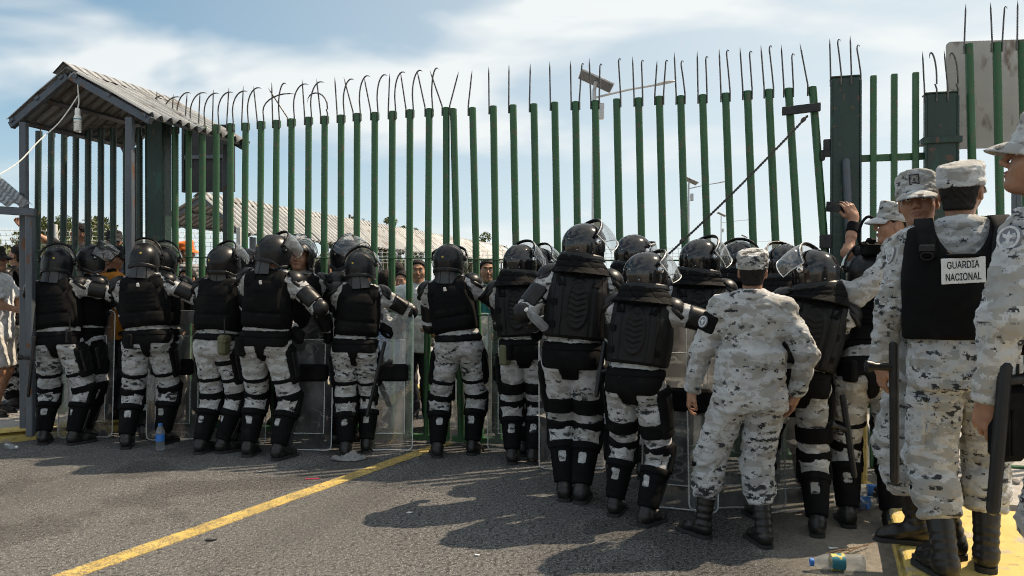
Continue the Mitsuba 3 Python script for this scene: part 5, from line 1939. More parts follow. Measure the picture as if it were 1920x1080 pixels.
def shield(label, pos, yaw, W=.56, H=1.20, tilt=4, z0=.012, handle=True, pad=True, group='clear riot shields held along the gate', bend=.62):
    """curved clear shield standing on its lower edge; its back (handle side) faces the person behind it"""
    t = thing('riot_shield', label, 'shield', group)
    M = rotz(-yaw, V(*pos[:2], z0)) @ trimesh.transformations.rotation_matrix(math.radians(-tilt), [1, 0, 0])
    cr = .05

    def surf(x, z, o=0.0):
        a = x / bend
        return V(math.sin(a) * (bend - o), (math.cos(a) - 1) * (bend - o) - o, z)
    zs = np.concatenate([np.linspace(0, cr, 6), np.linspace(cr, H - cr, 14)[1:-1], np.linspace(H - cr, H, 6)])
    G = np.zeros((15, len(zs), 3))
    for j, z in enumerate(zs):
        e = cr - min(z, H - z)
        w = W / 2 - (cr - math.sqrt(max(cr * cr - e * e, 0)) if e > 0 else 0)
        for i, u in enumerate(np.linspace(-1, 1, 15)):
            G[i, j] = surf(u * w, z)
    k = add('pane', moved(openmesh(G), M), 'polycarbonate', t, smooth=True)
    edge = np.vstack([G[:, 0], G[-1, 1:], G[-2::-1, -1], G[0, -2::-1]])
    add('rim', moved(tube(edge, .0048, 5, cap=False), M), 'shield_edge', t, smooth=60)
    # inner strengthening panel
    w2, h0, h1 = W * .34, H * .12, H * .80
    G2 = np.array([[surf(u * w2, z, .012) for z in np.linspace(h0, h1, 8)] for u in np.linspace(-1, 1, 9)])
    ip = add('inner_panel', moved(openmesh(G2), M), 'polycarbonate', t, smooth=True)
    edge = np.vstack([G2[:, 0], G2[-1, 1:], G2[-2::-1, -1], G2[0, -2::-1]])
    add('panel_edge', moved(tube(edge, .0036, 5, cap=False), M), 'shield_edge', ip, smooth=60)
    if pad:
        p = surf(0, H * .56, .05)
        add('arm_pad', moved(box(p, [W * .80, .06, .15], .02), M), 'nylon', t, smooth=30)
    if handle:
        for x in (-.10,):
            P = [surf(x, H * .33, .012), surf(x, H * .34, .05), surf(x, H * .37, .062), surf(x, H * .43, .062), surf(x, H * .46, .05), surf(x, H * .47, .012)]
            add('handle', moved(tube(smoothline(P, 16), .014, 8), M), 'nylon', t)
    return t


def baton(label, a, b, side=None, r=.0165, handle=.2):
    t = thing('baton', label, 'baton')
    a, b = V(*a), V(*b)
    u = unit(b - a)
    L = np.linalg.norm(b - a)
    add('shaft', tube([a, a + u * .012, a + u * L * .5, b - u * .02, b - u * .006, b], [r * .6, r, r, r * .97, r * .8, r * .3], 12), 'hard', t)
    if side is not None:
        sdv = unit(V(*side))
        p = a + u * handle
        add('side_handle', tube([p, p + sdv * .025, p + sdv * .075, p + sdv * .088, p + sdv * .108, p + sdv * .115], [r * .9, r * .85, r * .85, r * 1.3, r * 1.4, r * .6], 12), 'hard', t)
    return t


# ------------------------------------------------------------------ the cast
GR = 'riot guards in black armour along the gate'


def riot(label, style, yaw, H, feet=None, pos=None, visor=60, vest=None, skirt=True, hx=None, hd=None, face=False, arms=(True, True), glove_opts=((), ()), lean=4, side=None, **kw):
    pose = dict(kw)
    res = pose.pop('res', .0125)
    seed = pose.pop('seed', len(labels) % 97)
    tail = pose.pop('tail', -.155)
    if pos is None:
        P = [road_pt(*f[:2]) for f in feet]
        pos = ((P[0][0] + P[1][0]) / 2, (P[0][1] + P[1][1]) / 2)
    if side is None and hx is not None:
        # lean sideways so that the head comes over its column
        want = (hx - 960) / FOC * pos[1] - pos[0]
        f_ = math.radians(yaw)
        side = math.degrees(math.atan2(want * math.cos(f_), .70 * H / 1.75)) * .9
        lean += math.degrees(math.atan2(want * math.sin(f_), .70 * H / 1.75)) * .9
    vr = random.Random(seed * 31 + 5)
    pose.setdefault('crouch', vr.uniform(.0, .025))
    lean += vr.uniform(-3, 4)
    pose['twist'] = vr.uniform(-8, 8)
    pose['hipyaw'] = vr.uniform(-8, 8)
    hd0 = pose.get('head', (0, 0, 0))
    pose['head'] = (hd0[0], hd0[1] + vr.uniform(-3, 4), hd0[2] + vr.uniform(-6, 6))
    pose.setdefault('shift', (vr.uniform(-.03, .03), vr.uniform(-.02, .02)))
    b = Builder(label, pos, yaw, H - .055 + pose['crouch'], feet=feet, group=GR, res=res, seed=seed, lean=lean, side=side or 0, **pose)
    b.body(hands=False, face=face, fine=.0065 if face else .01)
    if face:
        b.face_details()
    b.shirt(hem=.02 if style == 'B' or skirt else .03, tuck=True, amp=.018, collar=False)
    b.trousers(cuff=.16, amp=.017, g=.0, slim=True)
    b.boots(shaft=.24, fine=.011)
    b.vg = vr.uniform(-.004, .010)
    b.vest(vest or style)
    b.skirt(belt_only=not skirt, tail=tail, **(dict(side=-.085, tailw=.05) if style == 'B' else {}))
    b.leg_armour(style)
    b.arm_armour(plates=arms)
    # what each one carries on the belt
    def belt_item(nm, x, size, m, z=-.01):
        q = b.k.pel + b.k.Rp @ (V(x, -math.sqrt(max(0, 1 - (x / .2) ** 2)) * .165 - .02, z) * b.s)
        a = math.degrees(math.atan2(x, .16))
        return b.add(nm, box([0, 0, 0], size, .012, rotz(-a * -1, q)), m, smooth=30)
    if seed % 3 == 0:
        belt_item('belt_pouch', -.13, [.085, .055, .13], 'nylon')
    if seed % 4 == 1:
        rk = belt_item('radio', .14, [.055, .04, .12], 'hard', .03)
        q = b.k.pel + b.k.Rp @ (V(.155, -.14, .08) * b.s)
        b.add('antenna', tube([q, q + V(.005, -.01, .13)], .006, 6), 'rubber', rk)
    if seed % 5 == 2:
        belt_item('bottle_pouch', -.155, [.08, .075, .16], 'olive' if seed == 12 else 'nylon', -.04)
    b.gloves(glove_opts)
    b.helmet(style, visor=visor)
    if style == 'A' and seed in (7, 11, 3):
        b.add('white_tag', box([0, 0, 0], [.024, .006, .034], .002, frame(b.k.tp(-.01, -.180, .452), b.k.Rt @ V(1, 0, 0), b.k.Rt @ unit(V(0, 1, .45)), b.k.Rt @ unit(V(0, -.45, 1)))), 'white_plastic', smooth=False)
    return b


FWD = ((-.17, .36, 1.10), (.17, .36, 1.10))     # both hands on the shield's top
OUT = ((-1, -.2, -.5), (1, -.2, -.4))
DWN = ((-.5, -.6, -1), (.5, -.6, -1))
NAR = ((-.10, .40, 1.04), (.12, .40, 1.04))


def away(px, d):
    return ((px - 960) / FOC * d, d)


# from left to right, front rank and the ones behind it
riot('riot guard nearest the left kerb, back turned, forearm resting on a clear shield', 'A', -12, 1.83, feet=((84, 831, -5), (150, 832, 48)), hx=97, head=(-12, -4, 0), visor=66,
     hands=((-.12, .38, 1.04), (.46, .27, 1.18)), elbows=((-.5, -.6, -1), (1, -.2, .0)), seed=1)
riot('riot guard in profile at the left, visor raised, one gloved fist lifted', 'A', 44, 1.86, pos=away(160, 7.58), head=(18, 4, 0), visor=52, face=True,
     hands=((-.22, .27, 1.47), (.12, .36, 1.22)), elbows=((-.8, .3, -1), (1, -.2, -.3)), seed=2)
riot('third riot guard from the left in the front rank, legs apart, back turned', 'A', -10, 1.87, feet=((238, 839, -8), (312, 832, 25)), hx=259, head=(-10, -3, 0), visor=68,
     hands=((-.1, .40, 1.04), (.42, .28, 1.14)), elbows=((-.5, -.6, -1), (1, -.2, -.4)), seed=3)
riot('riot guard half hidden behind the third guard of the front rank', 'A', -10, 1.86, pos=away(299, 7.5), head=(-2, -2, 0), visor=66, hands=NAR, elbows=DWN, seed=4)
b = riot('riot guard stooping to the right with an olive pouch on the hip', 'A', 12, 1.83, feet=((384, 848, 5), (428, 848, 35)), hx=411, head=(14, 10, 0), visor=46, skirt=False, lean=11,
         hands=((-.05, .42, 1.02), (.22, .42, 1.08)), elbows=OUT, seed=5)
pk = b.k.pel + b.k.Rp @ V(.150, -.135, -.01)
b.add('pouch', box(pk, [.07, .12, .17], .02), 'olive', smooth=30)
b.add('pouch_flap', box(pk + V(.006, 0, .045), [.075, .125, .07], .018), 'olive', smooth=30)
b.add('leg_strap', nets(shell_field(b.k.hip[1], b.k.knee[1], b.k.fdir[1], V(1, 0, 0), .128, .12, .10, .14), *bounds([b.k.hip[1], b.k.knee[1]], .15), .010), 'nylon')
riot('riot guard in profile with visor down behind the stooping one', 'A', 50, 1.82, pos=away(446, 7.3), head=(6, 0, 0), visor=4, hands=NAR, elbows=DWN, face=True, seed=6)
riot('tall riot guard looking right, raised visor beside a staring colleague', 'A', 8, 1.91, feet=((470, 853, -6), (531, 860, 20)), hx=514, head=(34, 0, 0), visor=50,
     hands=((-.1, .36, 1.06), (.42, .20, 1.0)), elbows=((-1, -.2, -.5), (1, -.5, -.5)), seed=7)
b = riot('riot guard facing the camera with a raised visor and bare face', 'A', 156, 1.88, pos=away(566, 7.12), head=(24, 0, 0), visor=64, face=True, hands=((-.30, .22, 1.0), (.12, .34, 1.02)), elbows=((-1, -.4, -.4), (1, -.4, -.5)), seed=8)
b = riot('masked riot guard turned to the camera behind a shorter guard near the middle', 'A', 108, 1.89, pos=away(648, 7.22), head=(12, 4, 0), visor=58, face=True, hands=NAR, elbows=DWN, seed=9)
msk = head_field(b.k)
R_, c_ = b.k.Rh.astype(np.float32), b.k.hc.astype(np.float32)
b.add('balaclava', nets(lambda p: smax(msk(p) - .006, ((p - c_) @ R_)[:, 2] + .035, .004), *bounds([b.k.hc, b.k.neck], .14), .008), 'cloth_dark')
riot('short riot guard left of the lane line, hip guard tail and baton behind', 'A', -4, 1.77, feet=((648, 853, -5), (690, 846, 8)), hx=684, head=(12, 4, 0), visor=62,
     hands=((-.1, .40, 1.04), (.32, .36, 1.13)), elbows=((-.5, -.6, -1), (1, -.2, -.2)), tail=-.185, seed=10)
riot('riot guard in full camouflage trousers standing on the lane line', 'A', 0, 1.84, feet=((818, 855, -14), (890, 850, 18)), hx=822, head=(10, 2, 0), visor=20, skirt=False,
     hands=((-.10, .40, 1.04), (.36, .34, 1.10)), elbows=((-.5, -.6, -1), (1, -.2, -.4)), seed=11)
riot('riot guard with chevron back plate, feet together, middle of the gate', 'B', 4, 1.81, feet=((960, 867, -5), (1003, 867, 14)), hx=968, head=(36, 2, 0), visor=46,
     hands=NAR, elbows=DWN, tail=-.20, seed=12)
riot('riot guard mostly hidden behind a gate tube right of the middle', 'B', 24, 1.79, pos=away(1012, 6.72), head=(16, 6, 0), visor=50, hands=NAR, elbows=DWN, seed=13)
riot('tallest riot guard with chevron back plate and visor tipped up, right of the middle', 'B', 9, 1.90, feet=((1059, 934, -4), (1093, 939, 8)), hx=1098, head=(50, -2, 0), visor=46,
     hands=((-.27, .14, 1.10), (.12, .40, 1.04)), elbows=((-.5, -1, -.3), (.5, -.6, -1)), tail=-.20, seed=14)
riot('riot guard whose glossy helmet shows right behind the tallest guard', 'B', 18, 1.86, pos=away(1180, 6.0), head=(38, 2, 0), visor=6, hands=NAR, elbows=DWN, seed=15)
riot('short riot guard in front with elbow bent over a tall clear shield', 'B', 26, 1.68, feet=((1157, 963, -2), (1222, 983, 22)), hx=1210, head=(38, 4, 0), visor=34,
     hands=((-.1, .38, 1.0), (.40, .40, 1.20)), elbows=((-1, -.2, -.5), (1, -.5, .1)), tail=-.20, seed=16, res=.011)
riot('riot guard right behind the front one with the bent elbow, visor tipped up', 'B', 16, 1.80, pos=away(1306, 5.55), head=(46, 2, 0), visor=40, hands=NAR, elbows=DWN, seed=17)
riot('riot guard just left of the capped soldier head, only dark helmet showing', 'B', 18, 1.82, pos=away(1376, 6.1), head=(2, 0, 0), visor=40, hands=NAR, elbows=DWN, seed=18)
riot('riot guard hidden between capped soldier and last guard, clear visor raised', 'B', 4, 1.75, pos=away(1474, 5.4), head=(-20, 2, 0), visor=40, hands=NAR, elbows=DWN, seed=19)
riot('last riot guard on the right, chevron back plate, visor swung to the left', 'B', 14, 1.70, feet=((1420, 972, -30), (1532, 1000, 4)), hx=1534, head=(-52, 2, 0), visor=56, shift=(.06, 0),
     hands=NAR, elbows=DWN, tail=-.20, seed=20, res=.011)
riot('stooping riot guard half hidden behind the sleeve of the vest wearer', 'A', 22, 1.80, pos=away(1630, 4.75), head=(-4, 22, 0), visor=60, lean=36, hands=((-.2, .6, .95), (.2, .6, .95)), elbows=OUT, seed=21)

# ---- men in camouflage without armour
CG = 'soldiers in pale digital camouflage and caps'


def soldier(label, yaw, H, feet=None, pos=None, z0=0.0, badge=False, **kw):
    pose = dict(kw)
    res, seed = pose.pop('res', .010), pose.pop('seed', 1)
    ho = pose.pop('hand_opts', ((), ()))
    fine = pose.pop('fine', .006)
    face = pose.pop('face', True)
    if pos is None:
        d = [FOC * (CAMH - z0) / (f[1] - 535) for f in feet]
        P = [V(*at(f[0], q)[:2]) for f, q in zip(feet, d)]
        pos = tuple((P[0] + P[1]) / 2)
    hx = pose.pop('hx', None)
    if hx is not None and 'side' not in pose:
        pose['side'] = math.degrees(math.atan2((hx - 960) / FOC * pos[1] - pos[0], .72 * H / 1.75)) * .9
    b = Builder(label, pos, yaw, H - .015, feet=feet, group=CG, z0=z0, res=res, seed=seed, **pose)
    b.body(hands=True, face=True, hand_opts=ho, fine=fine)
    if face:
        b.face_details()
    b.hair(low=-.075)
    b.cap(badge=badge)
    b.shirt(hem=pose.get('hem', -.135), amp=.020)
    b.trousers(cuff=.25, amp=.022, g=.006)
    b.boots(shaft=.30, fine=.008)
    return b


b = soldier('soldier in pale digital camouflage and cap, back turned, standing among the guards', 15, 1.655, feet=((1305, 1003, -50), (1424, 1020, -26)), hx=1430, head=(4, 2, 0), lean=3, shift=(.125, 0), side=1.5, elbows=((-1, -.5, -.1), (1, -.5, -.1)),
            hands=((-.215, .07, .87), (.40, .05, .89)), hand_opts=(dict(curl=.45), dict(curl=.4)), seed=31, res=.009)
out = b.k.Rt @ V(-.80, -.72, .1)
S, E = b.k.sh[0], b.k.elb[0]
b.add('armband', nets(shell_field(S, E, V(0, -1, 0), V(-1, 0, 0), .084 * b.s, .078 * b.s, .055, .165, 48, 62), *bounds([S, E], .12), .008), 'nylon')
b.patch(S + (E - S) * .37 + unit(out) * .080, out + V(0, 0, .12), V(0, 0, 1), .036)
for sg, z in ((-1, .28),):
    a = b.k.knee[0] + (b.k.ank[0] - b.k.knee[0]) * .12
    b.add('garter', box(a + V(-.085, -.02, 0), [.03, .06, .022], .006), 'nylon')

# the one with the lettered vest
b = soldier('officer wearing a black vest lettered on its back, standing on the yellow island', 25, 1.87, feet=((1758, 1078, -30), (1850, 1062, 6)), hx=1798, z0=.15, head=(14, 2, 0), lean=2,
            hands=((-.37, .05, .66), (.33, .10, .80)), elbows=((-.7, -1, -.2), (.8, -1, -.2)), hand_opts=(dict(curl=.55, dir=(.12, .15, -1), palm=(.9, .4, 0)), dict(curl=.5)), seed=32, res=.008, fine=.005)
b.vg = .034
f = b.vest_field(z0=.06, z1=.56)
lo, hi = bounds([b.k.tp(x, y, z) for x in (-.25, .25) for y in (-.22, .22) for z in (.04, .60)], .02)
sfull = b.s
Rt_, o_ = b.k.Rt.astype(np.float32), b.k.pel.astype(np.float32)


def vestcut(p):
    q = ((p - o_) @ Rt_) / sfull
    # scooped neck at the back, narrow over the shoulders
    scoop = np.sqrt((q[:, 0] / .105) ** 2 + ((q[:, 2] - .56) / .155) ** 2) * .1 - .1
    return smax(smax(f(p), -scoop, .01), np.abs(q[:, 0]) - .235, .01)


vk = b.add('vest', folds(nets(vestcut, lo, hi, .009), .007, 5, (8, 8, 10), False), 'nylon')
backv = lambda x, z, o: (x, -(np.interp(z, [.10, .25, .40, .50, .56], [.160, .170, .170, .140, .10]) * max(0., 1 - (abs(x) / .2) ** 3) ** (1 / 2.6)) - .040 - o, z)
for sg in (-1, 1):
    Q = smoothline([(sg * .135, -.212, .40), (sg * .140, -.195, .475), (sg * .142, -.145, .536), (sg * .140, -.06, .568), (sg * .138, .03, .570), (sg * .132, .14, .52)], 16)
    G = np.array([[b.k.tp(q[0] - sg * .036 + 2 * sg * .036 * t, q[1], q[2]) for t in np.linspace(0, 1, 5)] for q in Q])
    sk_ = b.add('shoulder_strap', sheet(G[:, ::sg], .014), 'nylon', vk)
    p_ = b.k.tp(sg * .138, -.218, .440)
    b.add('buckle', box(p_, [.062, .018, .034], .005), 'hard', sk_, smooth=False)
    a_ = np.linspace(0, 2 * PI, 25)
    b.add('d_ring', tube(np.array([p_ + V(.024 * math.cos(t), -.014, -.035 + .016 * math.sin(t)) for t in a_]), .003, 6), 'chrome' if sg > 0 else 'hard', sk_)
b.add('drag_handle', tube(np.array([b.k.tp(x, -.205 - .02 * math.cos(x / .07 * PI / 2), .405 + .0 * x) for x in np.linspace(-.07, .07, 12)]), .010, 8), 'nylon', vk)
for z in (.16, .205):
    b.add('webbing', b.torso_grid(lambda u, v: backv((u - .5) * .33, z + .022 * v, .006), 15, 2, .006), 'nylon', vk, smooth=False)
# lettered panel
zc = .345
pc = b.k.tp(-.008, -.2185, zc)
FP = frame(pc, b.k.Rt @ unit(V(1, 0, .04)), b.k.Rt @ V(0, 0, 1), b.k.Rt @ V(0, -1, 0))
pw, phh = .168, .112
pk = b.add('letter_panel', moved(box([0, 0, 0], [pw, phh, .004], .0015), FP), 'sign_white', vk, smooth=False, label='white rectangular back panel with two lines of black lettering')
for i, (tx, y) in enumerate((('GUARDIA', .014), ('NACIONAL', -.038))):
    t = meshkit.text_mesh(tx, .030, .0012, bold=True)
    bb = t.bounds
    w = (.122, .134)[i]
    t.apply_translation([-(bb[0][0] + bb[1][0]) / 2, 0, 0])
    t.apply_scale([w / (bb[1][0] - bb[0][0]), 1, 1])
    t.apply_translation([0, y - .004, .0021])
    k_ = b.add('lettering', moved(t, FP), 'sign_ink', pk, smooth=False)
out = b.k.Rt @ V(-1, -.35, .25)
S, E = b.k.sh[0], b.k.elb[0]
b.patch(S + (E - S) * .22 + unit(out) * .079, out, V(.1, 0, 1), .044)
a = b.k.knee[0] + (b.k.ank[0] - b.k.knee[0]) * .30
b.add('garter', box(a + V(-.085, -.02, 0), [.035, .06, .02], .005), 'nylon')
VP_ = b
q = b.world(b.k.pel)
bx = at(1676, 3.22)
baton('long black baton hanging point down at the left hip of the vest wearer', bx + V(0, 0, zat(640, 3.22)), bx + V(.005, 0, zat(908, 3.22)), side=(-1, .1, .02), r=.0185, handle=.105)

# at the right edge, in profile
b = soldier('soldier cut off by the right edge, cap brim pointing left, radio holster at hip', -12, 1.885, pos=away(2084, 2.62), feet=((-.15, 0, -10), (.13, .02, 5)), z0=.15, head=(-52, 14, -4), lean=9, side=-7, crane=(-.085, .03, -.012),
            hands=((-.36, .09, .86), (.3, .1, .8)), elbows=((-1, -.7, -.2), (.8, -1, -.2)), hand_opts=(dict(curl=.35, palm=(.9, .4, 0)), dict(curl=.5)), seed=33, res=.008, fine=.005)
b.vg = .034
b.vest('A', res=.010)
S, E = b.k.sh[0], b.k.elb[0]
out = b.k.Rt @ V(-1, -.2, .3)
b.patch(S + (E - S) * .12 + unit(out) * .082, out, V(.1, 0, 1), .044)
hp_ = at(1890, 2.62)
N_SH = b.world(b.k.tp(-.12, -.02, .56))
b2 = thing('holster', 'black radio holster hanging beside the hand at the right edge', 'holster')
zc = zat(790, 2.62)
M = rotz(8, hp_ + V(0, 0, zc))
add('shell', moved(box([0, 0, 0], [.115, .09, .26], .025), M), 'nylon', b2, smooth=30)
add('flap', moved(box([0, -.01, .075], [.12, .085, .09], .02), M), 'nylon', b2, smooth=30)
add('strap', moved(box([0, -.048, -.02], [.05, .008, .17], .003), M), 'nylon', b2, smooth=False)
add('knob', moved(tube([(.03, 0, .12), (.03, 0, .19)], .010, 10), M), 'hard', b2)
add('hanger', moved(box([.02, .02, .24], [.05, .012, .26], .004), M), 'nylon', b2, smooth=False)
add('sling', tube(smoothline([N_SH, (N_SH + hp_ + V(0, 0, zc + .3)) / 2 + V(.02, -.10, .0), hp_ + V(.02, .02, zc + .36)], 14), .013, 6, flat=.4), 'nylon', b2)
p0, p1 = at(1886, 2.55), at(1862, 2.55)
baton('black baton slung beside the holster at the right edge', p0 + V(0, 0, zat(680, 2.55)), p1 + V(0, 0, zat(966, 2.55)), side=(.9, .1, .1), r=.021, handle=.06)

b = soldier('soldier with a badge on his cap looking straight at the camera', -92, 1.845, pos=away(1742, 3.86), feet=((-.12, 0, -10), (.12, .05, 14)), z0=.15, head=(-55, 2, 4), lean=6, badge=True, seed=34, res=.011, fine=.0042)
b = soldier('capped soldier in profile facing left, reaching to the green post', -62, 1.80, pos=away(1704, 4.76), feet=((-.12, 0, -10), (.12, .05, 14)), z0=.15, head=(-4, 6, 0), hands=((-.10, .50, 1.31), (.25, .05, .85)), lean=7,
            elbows=((-.5, -.3, -1), (.5, -1, -.2)), seed=35, res=.011, fine=.0055)

# ---- photographers and onlookers
def civil(label, yaw, H, pos, z0=0.0, shirt='cloth_grey', pants='cloth_dark', capm=None, group=None, short=True, face=True, hands_=True, hair=True, shorts=False, boots='leather', **kw):
    pose = dict(kw)
    seed, res, fine = pose.pop('seed', 1), pose.pop('res', .014), pose.pop('fine', .0065)
    ho = pose.pop('hand_opts', ((), ()))
    b = Builder(label, pos, yaw, H, feet=((-.12, 0, -10), (.12, .04, 10)), group=group, z0=z0, res=res, seed=seed, **pose)
    b.body(hands=hands_, face=True, hand_opts=ho, fine=fine)
    if face:
        b.face_details()
    if hair:
        b.hair(th=.012 if capm is None else .006)
    if capm:
        b.cap(capm)
    b.shirt(shirt, hem=-.12, amp=.018, collar=False, short=short, name='shirt')
    b.trousers(pants, cuff=.11, amp=.016, short=shorts)
    b.boots(boots, shaft=.12)
    return b


OG = 'onlookers crowded behind the gate'
b = civil('photographer in black with one bare arm up, half hidden by the profile soldier', -14, 1.76, away(1706, 5.12), z0=.06, shirt='cloth_dark', short=True, hands=((-.24, .22, 1.83), (-.02, .30, 1.50)),
          elbows=((-1, .2, -.6), (1, .2, -1)), hand_opts=(dict(curl=.5, dir=(-.55, .1, .9), palm=(.2, 1, -.2)), dict(curl=.9)), seed=41)
w_ = b.world(b.k.wri[0])
kw_ = b.k.wri[0] - unit(b.k.wri[0] - b.k.elb[0]) * .05
b.add('wrist_strap', nets(shell_field(b.k.elb[0], b.k.wri[0], V(0, -1, 0), V(1, 0, 0), .044, .040, .15, .225), *bounds([b.k.elb[0], b.k.wri[0]], .08), .007), 'nylon')
ph_ = thing('mobile_phone', 'dark mobile phone held up sideways before the wide green post', 'phone')
pm = w_ + V(-.115, .02, .075)
M = frame(pm, unit(V(1, 0, -.04)), unit(V(.03, -.12, 1)), unit(np.cross(V(1, 0, -.04), V(.03, -.12, 1))))
body_ = extrude(sbox(-.066, -.028, .066, .028).buffer(.006, quad_segs=4), .008)
add('case', moved(body_, M), 'hard', ph_, smooth=30)
scr = extrude(sbox(-.062, -.026, .058, .026).buffer(.002), .0012)
scr.apply_translation([0, 0, .008])
add('glass_panel', moved(scr, M), 'screen', ph_, smooth=False)
lens = trimesh.creation.cylinder(.005, .003, sections=14)
lens.apply_translation([.05, .016, -.001])
add('lens', moved(lens, M), 'chrome', ph_)
cm = thing('photo_camera', 'black camera held up beside the wide green post below the phone', 'camera')
cp_ = at(1633, 4.92) + V(0, 0, zat(468, 4.92))
M = rotz(15, cp_)
add('housing', moved(box([0, 0, 0], [.13, .065, .085], .014), M), 'nylon', cm, smooth=30)
add('prism', moved(box([0, 0, .055], [.05, .055, .035], .012), M), 'nylon', cm, smooth=30)
add('grip', moved(box([.058, .02, -.005], [.03, .06, .09], .012), M), 'nylon', cm, smooth=30)
ln = lathe([(.001, .0), (.033, .0), (.036, .03), (.034, .06), (.038, .065), (.038, .10), (.034, .105), (.03, .09), (.001, .088)], 20)
ln.apply_transform(trimesh.transformations.rotation_matrix(-PI / 2, [1, 0, 0]))
ln.apply_translation([0, .03, 0])
add('lens_barrel', moved(ln, M), 'hard', cm, smooth=40)
add('carry_strap', moved(tube(smoothline([(-.065, 0, .03), (-.10, -.02, .12), (-.05, -.05, .20), (.04, -.06, .10), (.07, 0, .03)], 24), .009, 6), M), 'nylon', cm)

b = civil('man in a white shirt, pale shorts and dark cap at the left edge', 82, 1.72, away(-8, 8.2), z0=.10, shirt='cloth_white', pants='cloth_beige', shorts=True, capm='cap_black', head=(4, 8, 0),
          hands=((-.10, .40, 1.06), (.14, .40, 1.08)), elbows=((-.4, -1, -.6), (.4, -1, -.6)), hand_opts=(dict(curl=.8), dict(curl=.8)), seed=42, fine=.006)
W_, E_ = b.k.wri[1], b.k.elb[1]
b.add('wristband', nets(shell_field(E_, W_, V(0, 0, 1), V(1, 0, 0), .037, .036, np.linalg.norm(W_ - E_) - .04, np.linalg.norm(W_ - E_) - .005), *bounds([W_, E_], .08), .006), 'pink')
# bare-headed guard behind him
pose = dict(head=(0, 12, 0), hands=((-.2, .3, 1.0), (.18, .3, 1.02)), elbows=OUT)
b = Builder('bareheaded guard in black armour looking down at the left edge', away(34, 8.75), -78, 1.80, group=GR, z0=.10, seed=43, **pose)
b.body(hands=True, face=True, fine=.007)
b.hair(th=.010)
b.shirt('cloth_dark', hem=.0, tuck=True, collar=True)
b.trousers(cuff=.16)
b.boots(shaft=.24)
b.vest('A')
b.skirt()
b.leg_armour('A')
b.arm_armour()
b.face_details()

civil('youth in an orange shirt and black cap turned to the fence at the left', 42, 1.735, away(207, 7.98), z0=.10, shirt='cloth_orange', capm='cap_black', face=False, hands=((-.1, .36, 1.2), (.15, .38, 1.15)), elbows=OUT, seed=44)
lw = [at(95, 9.3)[:2], at(262, 9.0)[:2]]
k_ = kerb_block('low_wall', strip(lw[0], lw[1], .42), .52, 'pavement', seed=13)
labels[k_] = {'label': 'low concrete wall behind the left fence panel on which two onlookers stand', 'category': 'wall'}
civil('dark haired onlooker gripping a bar high on the left fence', 190, 1.66, away(152, 9.2), z0=.50, shirt='cloth_dark', hands=((.0, .2, 1.0), (.46, .38, 1.72)), elbows=((-1, -.3, -.4), (1, -.3, -.6)), group=OG, face=True, seed=45, head=(40, 10, 0))
civil('onlooker in a dark cap behind the left fence beside the post', 150, 1.56, away(214, 9.05), z0=.50, shirt='cloth_navy', capm='cap_black', group=OG, seed=46)
civil('onlooker with an orange and black cap and striped shirt behind the gate', 20, 1.84, away(342, 9.3), z0=.12, shirt='stripes', capm='cap_orange', group=OG, seed=47, face=False, head=(30, 0, 0))
b = civil('onlooker in grey with a bright blue backpack behind the gate', 16, 1.72, away(607, 8.15), shirt='cloth_grey', group=OG, seed=48, face=False)
bp_ = nets(ell(b.k.tp(0, -.24, .34), (.19, .13, .25)), *bounds([b.k.tp(0, -.24, .34)], .3), .016)
bk_ = thing('backpack', 'bright blue backpack worn by the grey onlooker behind the gate', 'backpack')
add('bag', moved(folds(bp_, .02, 3, (7, 7, 9)), b.M), 'cloth_blue', bk_, smooth=True)
add('pocket', moved(nets(ell(b.k.tp(0, -.34, .25), (.13, .06, .12)), *bounds([b.k.tp(0, -.34, .25)], .2), .014), b.M), 'cloth_blue', bk_, smooth=True)
for sg in (-1, 1):
    add('strap', moved(tube(smoothline([b.k.tp(sg * .09, -.17, .50), b.k.tp(sg * .10, -.05, .57), b.k.tp(sg * .10, .08, .52), b.k.tp(sg * .12, .16, .38), b.k.tp(sg * .17, .05, .2)], 20), .016, 6), b.M), 'cloth_blue', bk_)
civil('onlooker in a bright blue shirt behind the short guard with the baton', 30, 1.60, away(724, 8.0), shirt='cloth_blue', group=OG, seed=49, face=False)
civil('onlooker in profile far behind the gate, looking left', -70, 1.73, away(742, 9.6), shirt='cloth_grey', group=OG, seed=50)
civil('young onlooker in pale shirt peering between tubes near the lane line', 182, 1.70, away(784, 7.95), shirt='cloth_white', group=OG, seed=51, head=(-6, 4, 0), hands=((-.2, .3, 1.1), (.2, .3, 1.15)), elbows=OUT)
civil('dark haired onlooker in a teal shirt peering between tubes mid gate', 184, 1.70, away(914, 7.85), shirt='cloth_teal', group=OG, seed=52, head=(-8, 6, 0), hands=((-.2, .28, 1.0), (.2, .3, 1.05)), elbows=OUT)
civil('onlooker in white with pale cap, small and low behind the gate', 170, 1.50, away(882, 8.9), shirt='cloth_white', capm='cloth_white', group=OG, seed=53, face=False)
for i, (px, d, H, yw, sh, lb) in enumerate(((470, 9.6, 1.70, 170, 'cloth_navy', 'onlooker in navy far back between two profile guards'), (560, 10.0, 1.66, 200, 'cloth_grey', 'onlooker in grey far back behind the bare faced guard'), (380, 10.2, 1.70, 185, 'cloth_dark', 'onlooker in black far back behind the stooping guard'),
                                            (850, 9.4, 1.64, 175, 'cloth_navy', 'onlooker in navy far back right of the lane line'), (1030, 8.6, 1.62, 180, 'cloth_dark', 'onlooker in black behind the tallest guard'), (700, 10.3, 1.68, 190, 'cloth_beige', 'onlooker in beige far back near the blue shirt'))):
    civil(lb, yw, H, away(px, d), shirt=sh, group=OG, seed=60 + i, face=False, res=.018, fine=.009)

